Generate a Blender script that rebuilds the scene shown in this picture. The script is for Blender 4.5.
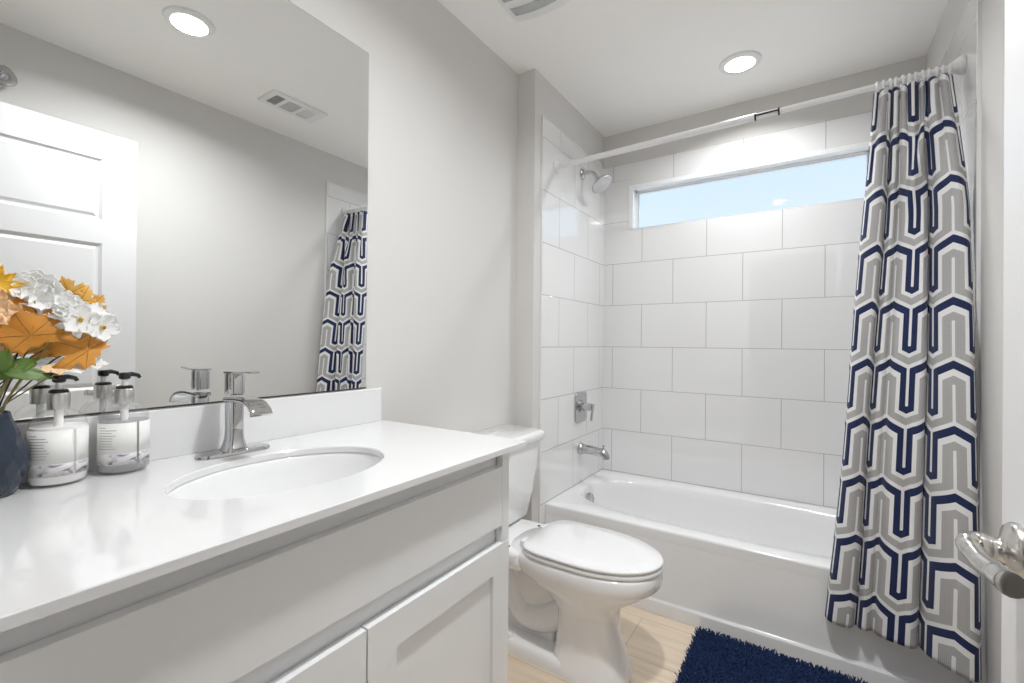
import bpy, math, random
from mathutils import Vector, Matrix

for _o in list(bpy.data.objects):
    bpy.data.objects.remove(_o)
random.seed(7)
S = bpy.context.scene
COL = S.collection
PI = math.pi

# ------------------------------------------------------------------ camera
cam_data = bpy.data.cameras.new('camera')
cam_data.sensor_width = 36.0
cam_data.lens = 16.016
cam_data.clip_start = 0.01
cam = bpy.data.objects.new('camera', cam_data)
COL.objects.link(cam)
_y, _p, _r = math.radians(33.3216), math.radians(0.13), math.radians(-0.4644)
_F = Vector((-math.sin(_y) * math.cos(_p), math.cos(_y) * math.cos(_p), math.sin(_p)))
_R = Vector((math.cos(_y), math.sin(_y), 0))
_U = _R.cross(_F)
_R2 = math.cos(_r) * _R - math.sin(_r) * _U
_U2 = math.sin(_r) * _R + math.cos(_r) * _U
_m = Matrix((_R2, _U2, -_F)).transposed().to_4x4()
_m.translation = Vector((1.097, -2.7164, 1.1342))
cam.matrix_world = _m
S.camera = cam

# ------------------------------------------------------------------ view, world
S.view_settings.view_transform = 'Standard'
S.view_settings.look = 'None'
S.view_settings.gamma = 1.0
S.view_settings.use_curve_mapping = False
S.view_settings.exposure = 0.18
S.cycles.max_bounces = 14
S.cycles.diffuse_bounces = 12
S.cycles.glossy_bounces = 6
S.cycles.transmission_bounces = 8
S.cycles.transparent_max_bounces = 8
S.cycles.caustics_reflective = True
S.cycles.caustics_refractive = False
S.cycles.sample_clamp_indirect = 4.0

W = bpy.data.worlds.new('sky')
S.world = W
W.use_nodes = True
nt = W.node_tree
nt.nodes.clear()
wo = nt.nodes.new('ShaderNodeOutputWorld')
wb = nt.nodes.new('ShaderNodeBackground')
wt = nt.nodes.new('ShaderNodeTexCoord')
ws = nt.nodes.new('ShaderNodeSeparateXYZ')
wr = nt.nodes.new('ShaderNodeValToRGB')
wr.color_ramp.elements[0].position = 0.0
wr.color_ramp.elements[0].color = (0.86, 0.93, 1.0, 1)
wr.color_ramp.elements[1].position = 0.75
wr.color_ramp.elements[1].color = (0.40, 0.66, 1.0, 1)
nt.links.new(wt.outputs['Generated'], ws.inputs[0])
nt.links.new(ws.outputs['Z'], wr.inputs[0])
nt.links.new(wr.outputs[0], wb.inputs['Color'])
wb.inputs['Strength'].default_value = 0.97
nt.links.new(wb.outputs[0], wo.inputs[0])

# ------------------------------------------------------------------ lights (the room's own downlights plus an added hall fill)
CEIL = 2.44
DOWNLIGHTS = [(0.813, -0.381, 6.4), (0.845, -1.89, 16.5)]
HALL_FILL = (0.95, -3.75, 5.0)


def disk_light(name, loc, power, size, color=(0.965, 0.985, 1.0), spread=PI):
    d = bpy.data.lights.new(name, 'AREA')
    d.shape = 'DISK'
    d.size = size
    d.energy = power
    d.color = color
    d.spread = spread
    o = bpy.data.objects.new(name, d)
    o.location = loc
    COL.objects.link(o)
    return o


for x, y, pw in DOWNLIGHTS:
    disk_light('downlight_lamp', (x, y, CEIL - 0.016), pw, 0.125, spread=math.radians(160 if y < -1 else 144))
disk_light('hall_fill', (HALL_FILL[0], HALL_FILL[1], CEIL - 0.03), HALL_FILL[2], 0.6)  # unseen fill light, added beyond the doorway to lift the room


# ------------------------------------------------------------------ material helpers
def mat(name, color, rough=0.5, metal=0.0, coat=0.0, spec=None, trans=0.0, ior=None, emis=None, noise=None, bump=None, sheen=0.0):
    m = bpy.data.materials.new(name)
    m.use_nodes = True
    n = m.node_tree.nodes
    l = m.node_tree.links
    b = n['Principled BSDF']
    b.inputs['Base Color'].default_value = (*color, 1)
    b.inputs['Roughness'].default_value = rough
    b.inputs['Metallic'].default_value = metal
    b.inputs['Coat Weight'].default_value = coat
    b.inputs['Coat Roughness'].default_value = 0.04
    if spec is not None:
        b.inputs['Specular IOR Level'].default_value = spec
    b.inputs['Transmission Weight'].default_value = trans
    if ior:
        b.inputs['IOR'].default_value = ior
    if sheen:
        b.inputs['Sheen Weight'].default_value = sheen
    if emis:
        b.inputs['Emission Color'].default_value = (*emis[0], 1)
        b.inputs['Emission Strength'].default_value = emis[1]
    tc = n.new('ShaderNodeTexCoord')
    # every surface gets a faint procedural variation
    sc, amt = noise if noise else (40.0, 0.015)
    nz = n.new('ShaderNodeTexNoise')
    nz.inputs['Scale'].default_value = sc
    nz.inputs['Detail'].default_value = 4
    l.new(tc.outputs['Object'], nz.inputs['Vector'])
    mx = n.new('ShaderNodeMix')
    mx.data_type = 'RGBA'
    mx.inputs[6].default_value = (*[max(0, c * (1 - amt)) for c in color], 1)
    mx.inputs[7].default_value = (*[min(1, c * (1 + amt)) for c in color], 1)
    l.new(nz.outputs['Fac'], mx.inputs[0])
    l.new(mx.outputs[2], b.inputs['Base Color'])
    if bump:
        bs, bd, st = bump
        n2 = n.new('ShaderNodeTexNoise')
        n2.inputs['Scale'].default_value = bs
        n2.inputs['Detail'].default_value = 3
        l.new(tc.outputs['Object'], n2.inputs['Vector'])
        bp = n.new('ShaderNodeBump')
        bp.inputs['Distance'].default_value = bd
        bp.inputs['Strength'].default_value = st
        l.new(n2.outputs['Fac'], bp.inputs['Height'])
        l.new(bp.outputs[0], b.inputs['Normal'])
    return m


def brick_mat(name, ax_u, ax_v, du, dv, bw, bh, mortar, c1, c2, cm, rough, coat, bump=0.0006, grain=None, su=1.0):
    """tiles or planks; u = su*axis_u + du, v = axis_v + dv in object space"""
    m = bpy.data.materials.new(name)
    m.use_nodes = True
    n = m.node_tree.nodes
    l = m.node_tree.links
    b = n['Principled BSDF']
    b.inputs['Roughness'].default_value = rough
    b.inputs['Coat Weight'].default_value = coat
    b.inputs['Coat Roughness'].default_value = 0.03
    b.inputs['Coat IOR'].default_value = 1.65
    tc = n.new('ShaderNodeTexCoord')
    sp = n.new('ShaderNodeSeparateXYZ')
    l.new(tc.outputs['Object'], sp.inputs[0])
    mu = n.new('ShaderNodeMath'); mu.operation = 'MULTIPLY_ADD'
    mu.inputs[1].default_value = su; mu.inputs[2].default_value = du
    l.new(sp.outputs[ax_u], mu.inputs[0])
    mv = n.new('ShaderNodeMath'); mv.operation = 'ADD'
    mv.inputs[1].default_value = dv
    l.new(sp.outputs[ax_v], mv.inputs[0])
    cb = n.new('ShaderNodeCombineXYZ')
    l.new(mu.outputs[0], cb.inputs[0]); l.new(mv.outputs[0], cb.inputs[1])
    bk = n.new('ShaderNodeTexBrick')
    bk.offset = 0.5; bk.offset_frequency = 2; bk.squash = 1.0
    bk.inputs['Scale'].default_value = 1.0
    bk.inputs['Brick Width'].default_value = bw
    bk.inputs['Row Height'].default_value = bh
    bk.inputs['Mortar Size'].default_value = mortar
    bk.inputs['Mortar Smooth'].default_value = 0.15
    bk.inputs['Color1'].default_value = (*c1, 1)
    bk.inputs['Color2'].default_value = (*c2, 1)
    bk.inputs['Mortar'].default_value = (*cm, 1)
    l.new(cb.outputs[0], bk.inputs['Vector'])
    out = bk.outputs['Color']
    if grain:
        mp = n.new('ShaderNodeMapping')
        mp.inputs['Scale'].default_value = (1.2, 14, 1)
        l.new(cb.outputs[0], mp.inputs['Vector'])
        nz = n.new('ShaderNodeTexNoise')
        nz.inputs['Scale'].default_value = 3.0; nz.inputs['Detail'].default_value = 6; nz.inputs['Distortion'].default_value = 0.6
        l.new(mp.outputs[0], nz.inputs['Vector'])
        rp = n.new('ShaderNodeValToRGB')
        rp.color_ramp.elements[0].position = 0.3; rp.color_ramp.elements[0].color = (*grain[0], 1)
        rp.color_ramp.elements[1].position = 0.7; rp.color_ramp.elements[1].color = (*grain[1], 1)
        l.new(nz.outputs['Fac'], rp.inputs[0])
        mx = n.new('ShaderNodeMix'); mx.data_type = 'RGBA'; mx.blend_type = 'MULTIPLY'
        mx.inputs[0].default_value = 1.0
        l.new(out, mx.inputs[6]); l.new(rp.outputs[0], mx.inputs[7])
        out = mx.outputs[2]
    l.new(out, b.inputs['Base Color'])
    iv = n.new('ShaderNodeMath'); iv.operation = 'SUBTRACT'; iv.inputs[0].default_value = 1.0
    l.new(bk.outputs['Fac'], iv.inputs[1])
    bp = n.new('ShaderNodeBump'); bp.inputs['Distance'].default_value = bump; bp.inputs['Strength'].default_value = 0.8
    l.new(iv.outputs[0], bp.inputs['Height'])
    l.new(bp.outputs[0], b.inputs['Normal'])
    l.new(bp.outputs[0], b.inputs['Coat Normal'])
    return m


TH, TW, ZT = 0.2565, 0.3636, 0.3432
ZTOP = 2.238
TILE_C = (0.80, 0.80, 0.80)
GROUT = (0.42, 0.415, 0.40)
M = {}
M['wall'] = mat('wall_paint', (0.65, 0.637, 0.62), 0.75, noise=(6, 0.01), bump=(260, 0.0006, 0.35))
M['hall_wall'] = mat('hall_wall_darkened', (0.34, 0.33, 0.32), 0.8, noise=(6, 0.01))  # unseen hall walls coloured dark so the chrome reflects a dim hall
M['ceiling'] = mat('ceiling_paint', (0.93, 0.915, 0.89), 0.85, noise=(5, 0.012), bump=(150, 0.0012, 0.35))
M['trim'] = mat('trim_paint', (0.75, 0.75, 0.755), 0.35, noise=(8, 0.008))
M['vinyl'] = mat('window_vinyl', (0.86, 0.87, 0.88), 0.3)
M['tile_back'] = brick_mat('white_wall_tile', 0, 2, -0.0598 + TW / 2 + 4 * TW, -ZT + 10 * TH, TW, TH, 0.0016, TILE_C, (0.785, 0.785, 0.787), GROUT, 0.06, 1.0)
M['tile_left'] = brick_mat('white_wall_tile', 1, 2, -0.066 + 0.18 + 4 * 0.36, -ZT + 10 * TH, 0.36, TH, 0.0016, TILE_C, (0.785, 0.785, 0.787), GROUT, 0.06, 1.0, su=-1.0)
M['tile_right'] = brick_mat('white_wall_tile', 1, 2, -0.066 + 0.36 + 4 * 0.36, -ZT + 10 * TH, 0.36, TH, 0.0016, TILE_C, (0.785, 0.785, 0.787), GROUT, 0.06, 1.0, su=-1.0)
M['tile_side'] = brick_mat('white_wall_tile', 0, 2, -0.0598 + 4 * TW, -ZT + 10 * TH, TW, TH, 0.0016, TILE_C, (0.785, 0.785, 0.787), GROUT, 0.06, 1.0)
M['tile_top'] = brick_mat('white_wall_tile', 0, 2, -0.0598 + TW / 2 + 4 * TW, -ZTOP + 0.24, TW, 0.24, 0.0016, TILE_C, (0.785, 0.785, 0.787), GROUT, 0.06, 1.0)
M['floor'] = brick_mat('oak_look_plank_floor', 0, 1, -0.518 + 4.8, 0.838 + 20 * 0.2485, 1.2, 0.2485, 0.0014, (0.76, 0.645, 0.51), (0.73, 0.61, 0.48), (0.46, 0.37, 0.28), 0.42, 0.0, grain=((0.84, 0.82, 0.79), (1, 1, 1)))
M['quartz'] = mat('white_quartz', (0.76, 0.76, 0.765), 0.10, coat=0.4, noise=(3, 0.012))
M['porcelain'] = mat('white_porcelain', (0.84, 0.84, 0.845), 0.09, coat=0.6)
M['tub'] = mat('white_tub_enamel', (0.80, 0.80, 0.80), 0.14, coat=0.5)
M['cabinet'] = mat('light_grey_cabinet_paint', (0.80, 0.81, 0.82), 0.42)
M['cabinet_dark'] = mat('cabinet_interior', (0.3, 0.3, 0.3), 0.7)
M['chrome'] = mat('chrome', (0.56, 0.56, 0.57), 0.05, metal=1.0)
M['nickel'] = mat('satin_nickel', (0.62, 0.60, 0.57), 0.24, metal=1.0)
M['steel'] = mat('brushed_steel_collar', (0.66, 0.65, 0.63), 0.28, metal=1.0, noise=(300, 0.12))
M['nozzle'] = mat('shower_face_plastic', (0.66, 0.67, 0.68), 0.25)
M['rod'] = mat('white_rod_enamel', (0.78, 0.78, 0.78), 0.3)
M['ring'] = mat('white_ring_plastic', (0.80, 0.80, 0.80), 0.35)
M['black'] = mat('black_plastic', (0.012, 0.012, 0.013), 0.32)
M['mirror'] = mat('silvered_mirror', (0.86, 0.87, 0.865), 0.0, metal=1.0, noise=(1, 0.0))
M['mirror_edge'] = mat('dark_mirror_edge', (0.06, 0.045, 0.04), 0.4)
M['lens'] = mat('downlight_lens', (1, 1, 1), 0.5, emis=((1.0, 0.98, 0.94), 6.0))
M['grille_dark'] = mat('dark_duct', (0.03, 0.033, 0.033), 0.7)
M['grille_mid'] = mat('grey_vent_mesh', (0.50, 0.51, 0.51), 0.7, noise=(900, 0.5))
M['vent'] = mat('white_vent_plastic', (0.82, 0.82, 0.81), 0.4)
M['vase'] = mat('dark_blue_glazed_vase', (0.010, 0.020, 0.040), 0.22, metal=0.0, coat=0.3)
M['white_petal'] = mat('white_silk_petal', (0.95, 0.95, 0.94), 0.7, noise=(60, 0.03))
def let_light(m, c, f):
    n = m.node_tree.nodes; l = m.node_tree.links
    tr = n.new('ShaderNodeBsdfTranslucent'); tr.inputs['Color'].default_value = (*c, 1)
    ms = n.new('ShaderNodeMixShader'); ms.inputs[0].default_value = f
    l.new(n['Principled BSDF'].outputs[0], ms.inputs[1]); l.new(tr.outputs[0], ms.inputs[2])
    l.new(ms.outputs[0], n['Material Output'].inputs['Surface'])


let_light(M['white_petal'], (0.95, 0.95, 0.94), 0.2)
M['peach_petal'] = mat('peach_silk_petal', (0.86, 0.60, 0.36), 0.7, noise=(60, 0.06))
M['yellow_petal'] = mat('yellow_silk_petal', (0.88, 0.58, 0.07), 0.7, noise=(60, 0.1))
M['orange_leaf'] = mat('orange_brown_maple_leaf', (0.50, 0.20, 0.016), 0.6, noise=(30, 0.4))
M['rust_leaf'] = mat('light_orange_maple_leaf', (0.62, 0.27, 0.035), 0.6, noise=(30, 0.35))
M['ochre_leaf'] = mat('ochre_maple_leaf', (0.70, 0.38, 0.07), 0.6, noise=(30, 0.35))
M['leaf_vein'] = mat('dark_leaf_vein', (0.22, 0.09, 0.03), 0.6)
M['green_leaf'] = mat('green_silk_leaf', (0.085, 0.16, 0.02), 0.45, noise=(25, 0.35))
M['stem'] = mat('olive_stem', (0.23, 0.20, 0.07), 0.6, noise=(40, 0.3))
M['dark_stem'] = mat('dark_brown_twig', (0.05, 0.035, 0.02), 0.6)
M['pollen'] = mat('yellow_flower_eye', (0.68, 0.47, 0.10), 0.7)
M['lotion'] = mat('white_lotion', (0.92, 0.91, 0.89), 0.35)
M['gel'] = mat('clear_grey_gel', (0.60, 0.60, 0.62), 0.05, trans=0.75, ior=1.2)
M['label'] = mat('white_paper_label', (0.86, 0.86, 0.84), 0.45)
M['label_ink'] = mat('grey_label_ink', (0.42, 0.42, 0.42), 0.6)
M['rug'] = mat('navy_shag_yarn', (0.009, 0.030, 0.105), 0.95, noise=(60, 0.35), sheen=0.0)
M['gasket'] = mat('grey_caulk', (0.55, 0.55, 0.54), 0.6)


def clear_mat(name, tint, gloss_ior=1.45, haze=0.0, haze_col=(0.8, 0.8, 0.8), rough=0.02):
    """thin clear sheet: straight-through transparency plus a Fresnel surface gloss and an optional milky share"""
    m = bpy.data.materials.new(name)
    m.use_nodes = True
    n = m.node_tree.nodes; l = m.node_tree.links
    n.clear()
    out = n.new('ShaderNodeOutputMaterial')
    tr = n.new('ShaderNodeBsdfTransparent')
    tc = n.new('ShaderNodeTexCoord'); nz = n.new('ShaderNodeTexNoise'); nz.inputs['Scale'].default_value = 8
    l.new(tc.outputs['Object'], nz.inputs['Vector'])
    mx = n.new('ShaderNodeMix'); mx.data_type = 'RGBA'
    mx.inputs[6].default_value = (*tint, 1); mx.inputs[7].default_value = (*[min(1, c * 1.01) for c in tint], 1)
    l.new(nz.outputs['Fac'], mx.inputs[0]); l.new(mx.outputs[2], tr.inputs['Color'])
    gl = n.new('ShaderNodeBsdfGlossy'); gl.inputs['Roughness'].default_value = rough
    fr = n.new('ShaderNodeFresnel'); fr.inputs['IOR'].default_value = gloss_ior
    df = n.new('ShaderNodeBsdfDiffuse'); df.inputs['Color'].default_value = (*haze_col, 1)
    m1 = n.new('ShaderNodeMixShader'); m1.inputs[0].default_value = haze
    l.new(tr.outputs[0], m1.inputs[1]); l.new(df.outputs[0], m1.inputs[2])
    cl = n.new('ShaderNodeMath'); cl.operation = 'MINIMUM'; cl.inputs[1].default_value = 0.22
    l.new(fr.outputs[0], cl.inputs[0])
    m2 = n.new('ShaderNodeMixShader')
    l.new(cl.outputs[0], m2.inputs[0]); l.new(m1.outputs[0], m2.inputs[1]); l.new(gl.outputs[0], m2.inputs[2])
    l.new(m2.outputs[0], out.inputs['Surface'])
    return m


M['pane'] = clear_mat('window_glass', (0.98, 0.99, 1.0), 1.12)
M['bottle'] = clear_mat('clear_bottle_plastic', (0.985, 0.985, 0.99), 1.28, 0.03)
M['gel'] = clear_mat('clear_grey_gel', (0.80, 0.80, 0.81), 1.15, 0.5, (0.72, 0.72, 0.73))


def marble_band_mat():
    m = mat('marbled_label_band', (0.62, 0.60, 0.60), 0.4)
    n = m.node_tree.nodes; l = m.node_tree.links
    b = n['Principled BSDF']
    tc = n.new('ShaderNodeTexCoord')
    nz = n.new('ShaderNodeTexNoise'); nz.inputs['Scale'].default_value = 34; nz.inputs['Detail'].default_value = 6; nz.inputs['Distortion'].default_value = 2.2
    mp = n.new('ShaderNodeMapping'); mp.inputs['Scale'].default_value = (0.6, 0.6, 1.6)
    l.new(tc.outputs['Object'], mp.inputs[0]); l.new(mp.outputs[0], nz.inputs['Vector'])
    r = n.new('ShaderNodeValToRGB')
    e = r.color_ramp.elements
    e[0].position = 0.30; e[0].color = (0.16, 0.15, 0.22, 1)
    e[1].position = 0.40; e[1].color = (0.58, 0.57, 0.58, 1)
    for p, c in ((0.50, (0.72, 0.70, 0.69, 1)), (0.60, (0.55, 0.54, 0.56, 1)), (0.66, (0.55, 0.27, 0.16, 1)), (0.72, (0.70, 0.66, 0.64, 1))):
        q = e.new(p); q.color = c
    l.new(nz.outputs['Fac'], r.inputs[0]); l.new(r.outputs[0], b.inputs['Base Color'])
    return m


M['marble_band'] = marble_band_mat()


# ------------------------------------------------------------------ object helpers
def props(o, label=None, cat=None, group=None, kind=None):
    if label: o['label'] = label
    if cat: o['category'] = cat
    if group: o['group'] = group
    if kind: o['kind'] = kind
    return o


def thing(name, label, cat, loc, group=None):
    o = bpy.data.objects.new(name, None)
    o.empty_display_size = 0.05
    o.location = loc
    COL.objects.link(o)
    return props(o, label, cat, group)


def wloc(o):
    v = Vector((0, 0, 0))
    while o is not None:
        v = v + Vector(o.location)
        o = o.parent
    return v


class MB:
    def __init__(s):
        s.v, s.f = [], []

    def add(s, vs, fs):
        k = len(s.v)
        s.v += [tuple(v) for v in vs]
        s.f += [tuple(i + k for i in f) for f in fs]
        return s

    def box(s, x0, x1, y0, y1, z0, z1):
        vs = [(x, y, z) for x in (x0, x1) for y in (y0, y1) for z in (z0, z1)]
        return s.add(vs, [(0, 1, 3, 2), (4, 6, 7, 5), (0, 4, 5, 1), (2, 3, 7, 6), (0, 2, 6, 4), (1, 5, 7, 3)])

    def loft(s, rings, closed=True, cap0=True, cap1=True):
        n = len(rings[0]); vs = [p for r in rings for p in r]; fs = []
        for i in range(len(rings) - 1):
            for j in range(n if closed else n - 1):
                a, b = i * n + j, i * n + (j + 1) % n
                fs.append((a, b, b + n, a + n))
        if cap0: fs.append(tuple(range(n - 1, -1, -1)))
        if cap1: fs.append(tuple(range((len(rings) - 1) * n, len(rings) * n)))
        return s.add(vs, fs)

    def tube(s, pts, rad, n=12, cap=True, flat=1.0):
        pts = [Vector(p) for p in pts]
        if not hasattr(rad, '__len__'): rad = [rad] * len(pts)
        t0 = (pts[1] - pts[0]).normalized()
        up = Vector((0, 0, 1)) if abs(t0.z) < 0.9 else Vector((1, 0, 0))
        nrm = (up - t0 * up.dot(t0)).normalized()
        rings = []
        for i, p in enumerate(pts):
            t = (pts[min(i + 1, len(pts) - 1)] - pts[max(i - 1, 0)]).normalized()
            nrm = (nrm - t * nrm.dot(t)).normalized()
            bi = t.cross(nrm)
            rings.append([p + (nrm * math.cos(a) * flat + bi * math.sin(a)) * rad[i] for a in [2 * PI * k / n for k in range(n)]])
        return s.loft(rings, cap0=cap, cap1=cap)

    def lathe(s, prof, c, axis=(0, 0, 1), n=32, cap=True):
        """prof: (radius, distance along axis) pairs"""
        ax = Vector(axis).normalized(); c = Vector(c)
        up = Vector((0, 0, 1)) if abs(ax.z) < 0.9 else Vector((1, 0, 0))
        u = (up - ax * up.dot(ax)).normalized(); w = ax.cross(u)
        rings = [[c + ax * h + (u * math.cos(a) + w * math.sin(a)) * max(r, 1e-5) for a in [2 * PI * k / n for k in range(n)]] for r, h in prof]
        return s.loft(rings, cap0=cap, cap1=cap)

    def prism(s, poly, frame, d0, d1):
        """poly in 2D, frame=(origin,u,v,w); extruded along w from d0 to d1"""
        o, u, v, w = [Vector(q) for q in frame]
        return s.loft([[o + u * a + v * b + w * d for a, b in poly] for d in (d0, d1)])

    def build(s, name, m, parent=None, smooth=False, bevel=0.0, seg=2, sub=0, solid=0.0, kind=None, angle=40, recalc=True):
        me = bpy.data.meshes.new(name)
        off = wloc(parent) if parent is not None else Vector((0, 0, 0))
        me.from_pydata([tuple(Vector(v) - off) for v in s.v], [], s.f)
        if recalc:
            import bmesh
            bm = bmesh.new(); bm.from_mesh(me)
            bmesh.ops.recalc_face_normals(bm, faces=bm.faces[:])
            bm.to_mesh(me); bm.free()
        for mm in (m if isinstance(m, (list, tuple)) else [m]):
            me.materials.append(M[mm] if isinstance(mm, str) else mm)
        o = bpy.data.objects.new(name, me)
        COL.objects.link(o)
        if parent is not None: o.parent = parent
        if smooth:
            for p in me.polygons: p.use_smooth = True
            if bevel == 0 and sub == 0:
                try: me.set_sharp_from_angle(angle=math.radians(angle))
                except Exception: pass
        if solid:
            q = o.modifiers.new('thickness', 'SOLIDIFY'); q.thickness = solid; q.offset = 0
        if bevel:
            q = o.modifiers.new('bevel', 'BEVEL'); q.width = bevel; q.segments = seg; q.limit_method = 'ANGLE'; q.angle_limit = math.radians(40); q.harden_normals = False
            for p in me.polygons: p.use_smooth = True
            w = o.modifiers.new('wn', 'WEIGHTED_NORMAL'); w.keep_sharp = True
        if sub:
            q = o.modifiers.new('sub', 'SUBSURF'); q.levels = sub; q.render_levels = sub
        if kind: o['kind'] = kind
        return o


def catmull(pts, k=8, closed=False):
    pts = [Vector(p) for p in pts]; out = []; n = len(pts)
    for i in range(n if closed else n - 1):
        if closed: a, b, c, d = pts[(i - 1) % n], pts[i], pts[(i + 1) % n], pts[(i + 2) % n]
        else: a, b, c, d = pts[max(i - 1, 0)], pts[i], pts[i + 1], pts[min(i + 2, n - 1)]
        for j in range(k):
            t = j / k
            out.append(0.5 * ((2 * b) + (c - a) * t + (2 * a - 5 * b + 4 * c - d) * t * t + (3 * b - a - 3 * c + d) * t ** 3))
    if not closed: out.append(pts[-1])
    return out


def rrect(w, h, r, k=6):
    """rounded rectangle outline centred on 0"""
    out = []
    for cx, cy, a0 in ((w / 2 - r, h / 2 - r, 0), (-w / 2 + r, h / 2 - r, 90), (-w / 2 + r, -h / 2 + r, 180), (w / 2 - r, -h / 2 + r, 270)):
        for i in range(k + 1):
            a = math.radians(a0 + 90 * i / k)
            out.append((cx + r * math.cos(a), cy + r * math.sin(a)))
    return out


# ------------------------------------------------------------------ the room shell
XM, XR, XT, YE, YJ, YN = -0.1041, 1.521, 1.513, -0.788, -0.8535, -2.665
ZTOP = 2.238
WX0, WX1, WZ0, WZ1 = 0.1613, 1.3517, 1.832, 2.097

MB().box(-0.3, 1.75, -4.5, 0.2, -0.06, 0.0).build('floor', 'floor', kind='structure')
MB().box(-0.3, 1.75, -4.5, 0.2, CEIL, CEIL + 0.06).build('ceiling', 'ceiling', kind='structure')

# back wall with the high window opening
wb_ = MB()
wb_.box(-0.3, WX0, 0.008, 0.15, 0, CEIL).box(WX1, 1.75, 0.008, 0.15, 0, CEIL)
wb_.box(WX0, WX1, 0.008, 0.15, 0, WZ0).box(WX0, WX1, 0.008, 0.15, WZ1, CEIL)
wall_back = wb_.build('wall_back', 'wall', kind='structure')
tb = MB()
K6, K7 = ZT + 6 * TH, ZT + 7 * TH
tb.box(0, XT, 0, 0.008, 0.33, WZ0).box(0, WX0, 0, 0.008, WZ0, K6).box(WX1, XT, 0, 0.008, WZ0, K6)
tb.build('tile_surface', 'tile_back', wall_back)
MB().box(0, WX0, 0, 0.008, K6, K7).box(WX1, XT, 0, 0.008, K6, K7).build('tile_surface', 'tile_side', wall_back)
MB().box(0, WX0, 0, 0.008, K7, ZTOP).box(WX1, XT, 0, 0.008, K7, ZTOP).box(WX0, WX1, 0, 0.008, WZ1, ZTOP).build('tile_surface', 'tile_top', wall_back)

wall_left = MB().box(-0.3, XM, YN, YJ, 0, CEIL).build('wall_left', 'wall', kind='structure')
wall_wet = MB().box(-0.3, -0.008, YJ, 0.008, 0, CEIL).build('wall_alcove', 'wall', kind='structure')
MB().box(-0.008, 0, YE, 0.0, 0.0, ZTOP).build('tile_surface', 'tile_left', wall_wet)
MB().box(-0.0085, 0.0012, YE - 0.004, YE, 0.0, ZTOP + 0.002).build('edge_strip', 'trim', wall_wet)
wall_right = MB().box(XR, 1.75, YN, 0.008, 0, CEIL).build('wall_right', 'wall', kind='structure')
MB().box(XT, XR, YE, 0.0, 0.0, ZTOP).build('tile_surface', 'tile_right', wall_right)
MB().box(XT - 0.0012, XR + 0.0005, YE - 0.009, YE, 0.0, ZTOP + 0.002).build('edge_strip', 'trim', wall_right)

# entry wall, doorway and the hall behind the camera
DX0, DX1, DZ = 0.545, 1.335, 2.055
we = MB().box(-0.3, DX0, YN - 0.12, YN, 0, CEIL).box(DX1, 1.75, YN - 0.12, YN, 0, CEIL).box(DX0, DX1, YN - 0.12, YN, DZ, CEIL)
we.build('wall_entry', 'wall', kind='structure')
MB().box(-0.3, 1.75, -4.5, -4.4, 0, CEIL).build('wall_hall', 'hall_wall', kind='structure')
MB().box(-0.3, -0.2, -4.4, YN - 0.12, 0, CEIL).build('wall_hall_left', 'hall_wall', kind='structure')
MB().box(1.65, 1.75, -4.4, YN - 0.12, 0, CEIL).build('wall_hall_right', 'hall_wall', kind='structure')
MB().box(XR - 0.012, XR, YN, YE - 0.012, 0, 0.085).build('baseboard_right', 'trim', bevel=0.003, kind='structure')
MB().box(XM, XM + 0.012, -1.70, YJ, 0, 0.085).build('baseboard_left', 'trim', bevel=0.003, kind='structure')

# window: white edge trim on three sides, shallow reveal, slim frame, pane
win = MB()
TWD = 0.023
a0, a1, b0, b1 = WX0 + TWD, WX1 - TWD, WZ0 + 0.002, WZ1 - TWD
win.box(WX0, a0, -0.004, 0.052, WZ0, WZ1).box(a1, WX1, -0.004, 0.052, WZ0, WZ1)
win.box(a0, a1, -0.004, 0.052, b1, WZ1).box(WX0, WX1, -0.001, 0.10, WZ0, b0)
window = win.build('window_1', 'vinyl', kind='structure')
fr = MB()
fw = 0.011
fr.box(a0 - 0.01, a0 + fw, 0.050, 0.10, b0, b1).box(a1 - fw, a1 + 0.01, 0.050, 0.10, b0, b1)
fr.box(a0, a1, 0.050, 0.10, b1 - fw, WZ1).box(a0, a1, 0.050, 0.10, b0, b0 + 0.006)
fr.build('window_frame', 'vinyl', window)
gb = MB()
g = 0.002
gb.box(a0 + fw, a0 + fw + g, 0.056, 0.070, b0 + 0.006, b1 - fw).box(a1 - fw - g, a1 - fw, 0.056, 0.070, b0 + 0.006, b1 - fw)
gb.box(a0 + fw, a1 - fw, 0.056, 0.070, b1 - fw - g, b1 - fw)
gb.build('glazing_bead', 'gasket', window)
MB().box(a0 + fw, a1 - fw, 0.075, 0.079, b0 + 0.006, b1 - fw).build('window_pane', 'pane', window)


# ------------------------------------------------------------------ ceiling fittings
def downlight(x, y, label):
    t = thing('recessed_downlight', label, 'ceiling light', (x, y, CEIL), 'recessed ceiling lights')
    MB().lathe([(0.064, -0.012), (0.070, -0.013), (0.086, -0.007), (0.089, -0.001), (0.089, 0.0), (0.064, 0.0)], (x, y, CEIL), cap=False).build('trim_ring', 'vent', t, smooth=True)
    MB().lathe([(0.064, -0.009), (0.064, 0.0)], (x, y, CEIL)).build('lens', 'lens', t)


downlight(*DOWNLIGHTS[0][:2], 'round recessed ceiling light above the bathtub')
downlight(*DOWNLIGHTS[1][:2], 'round recessed ceiling light seen glowing in the top of the mirror')

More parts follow.
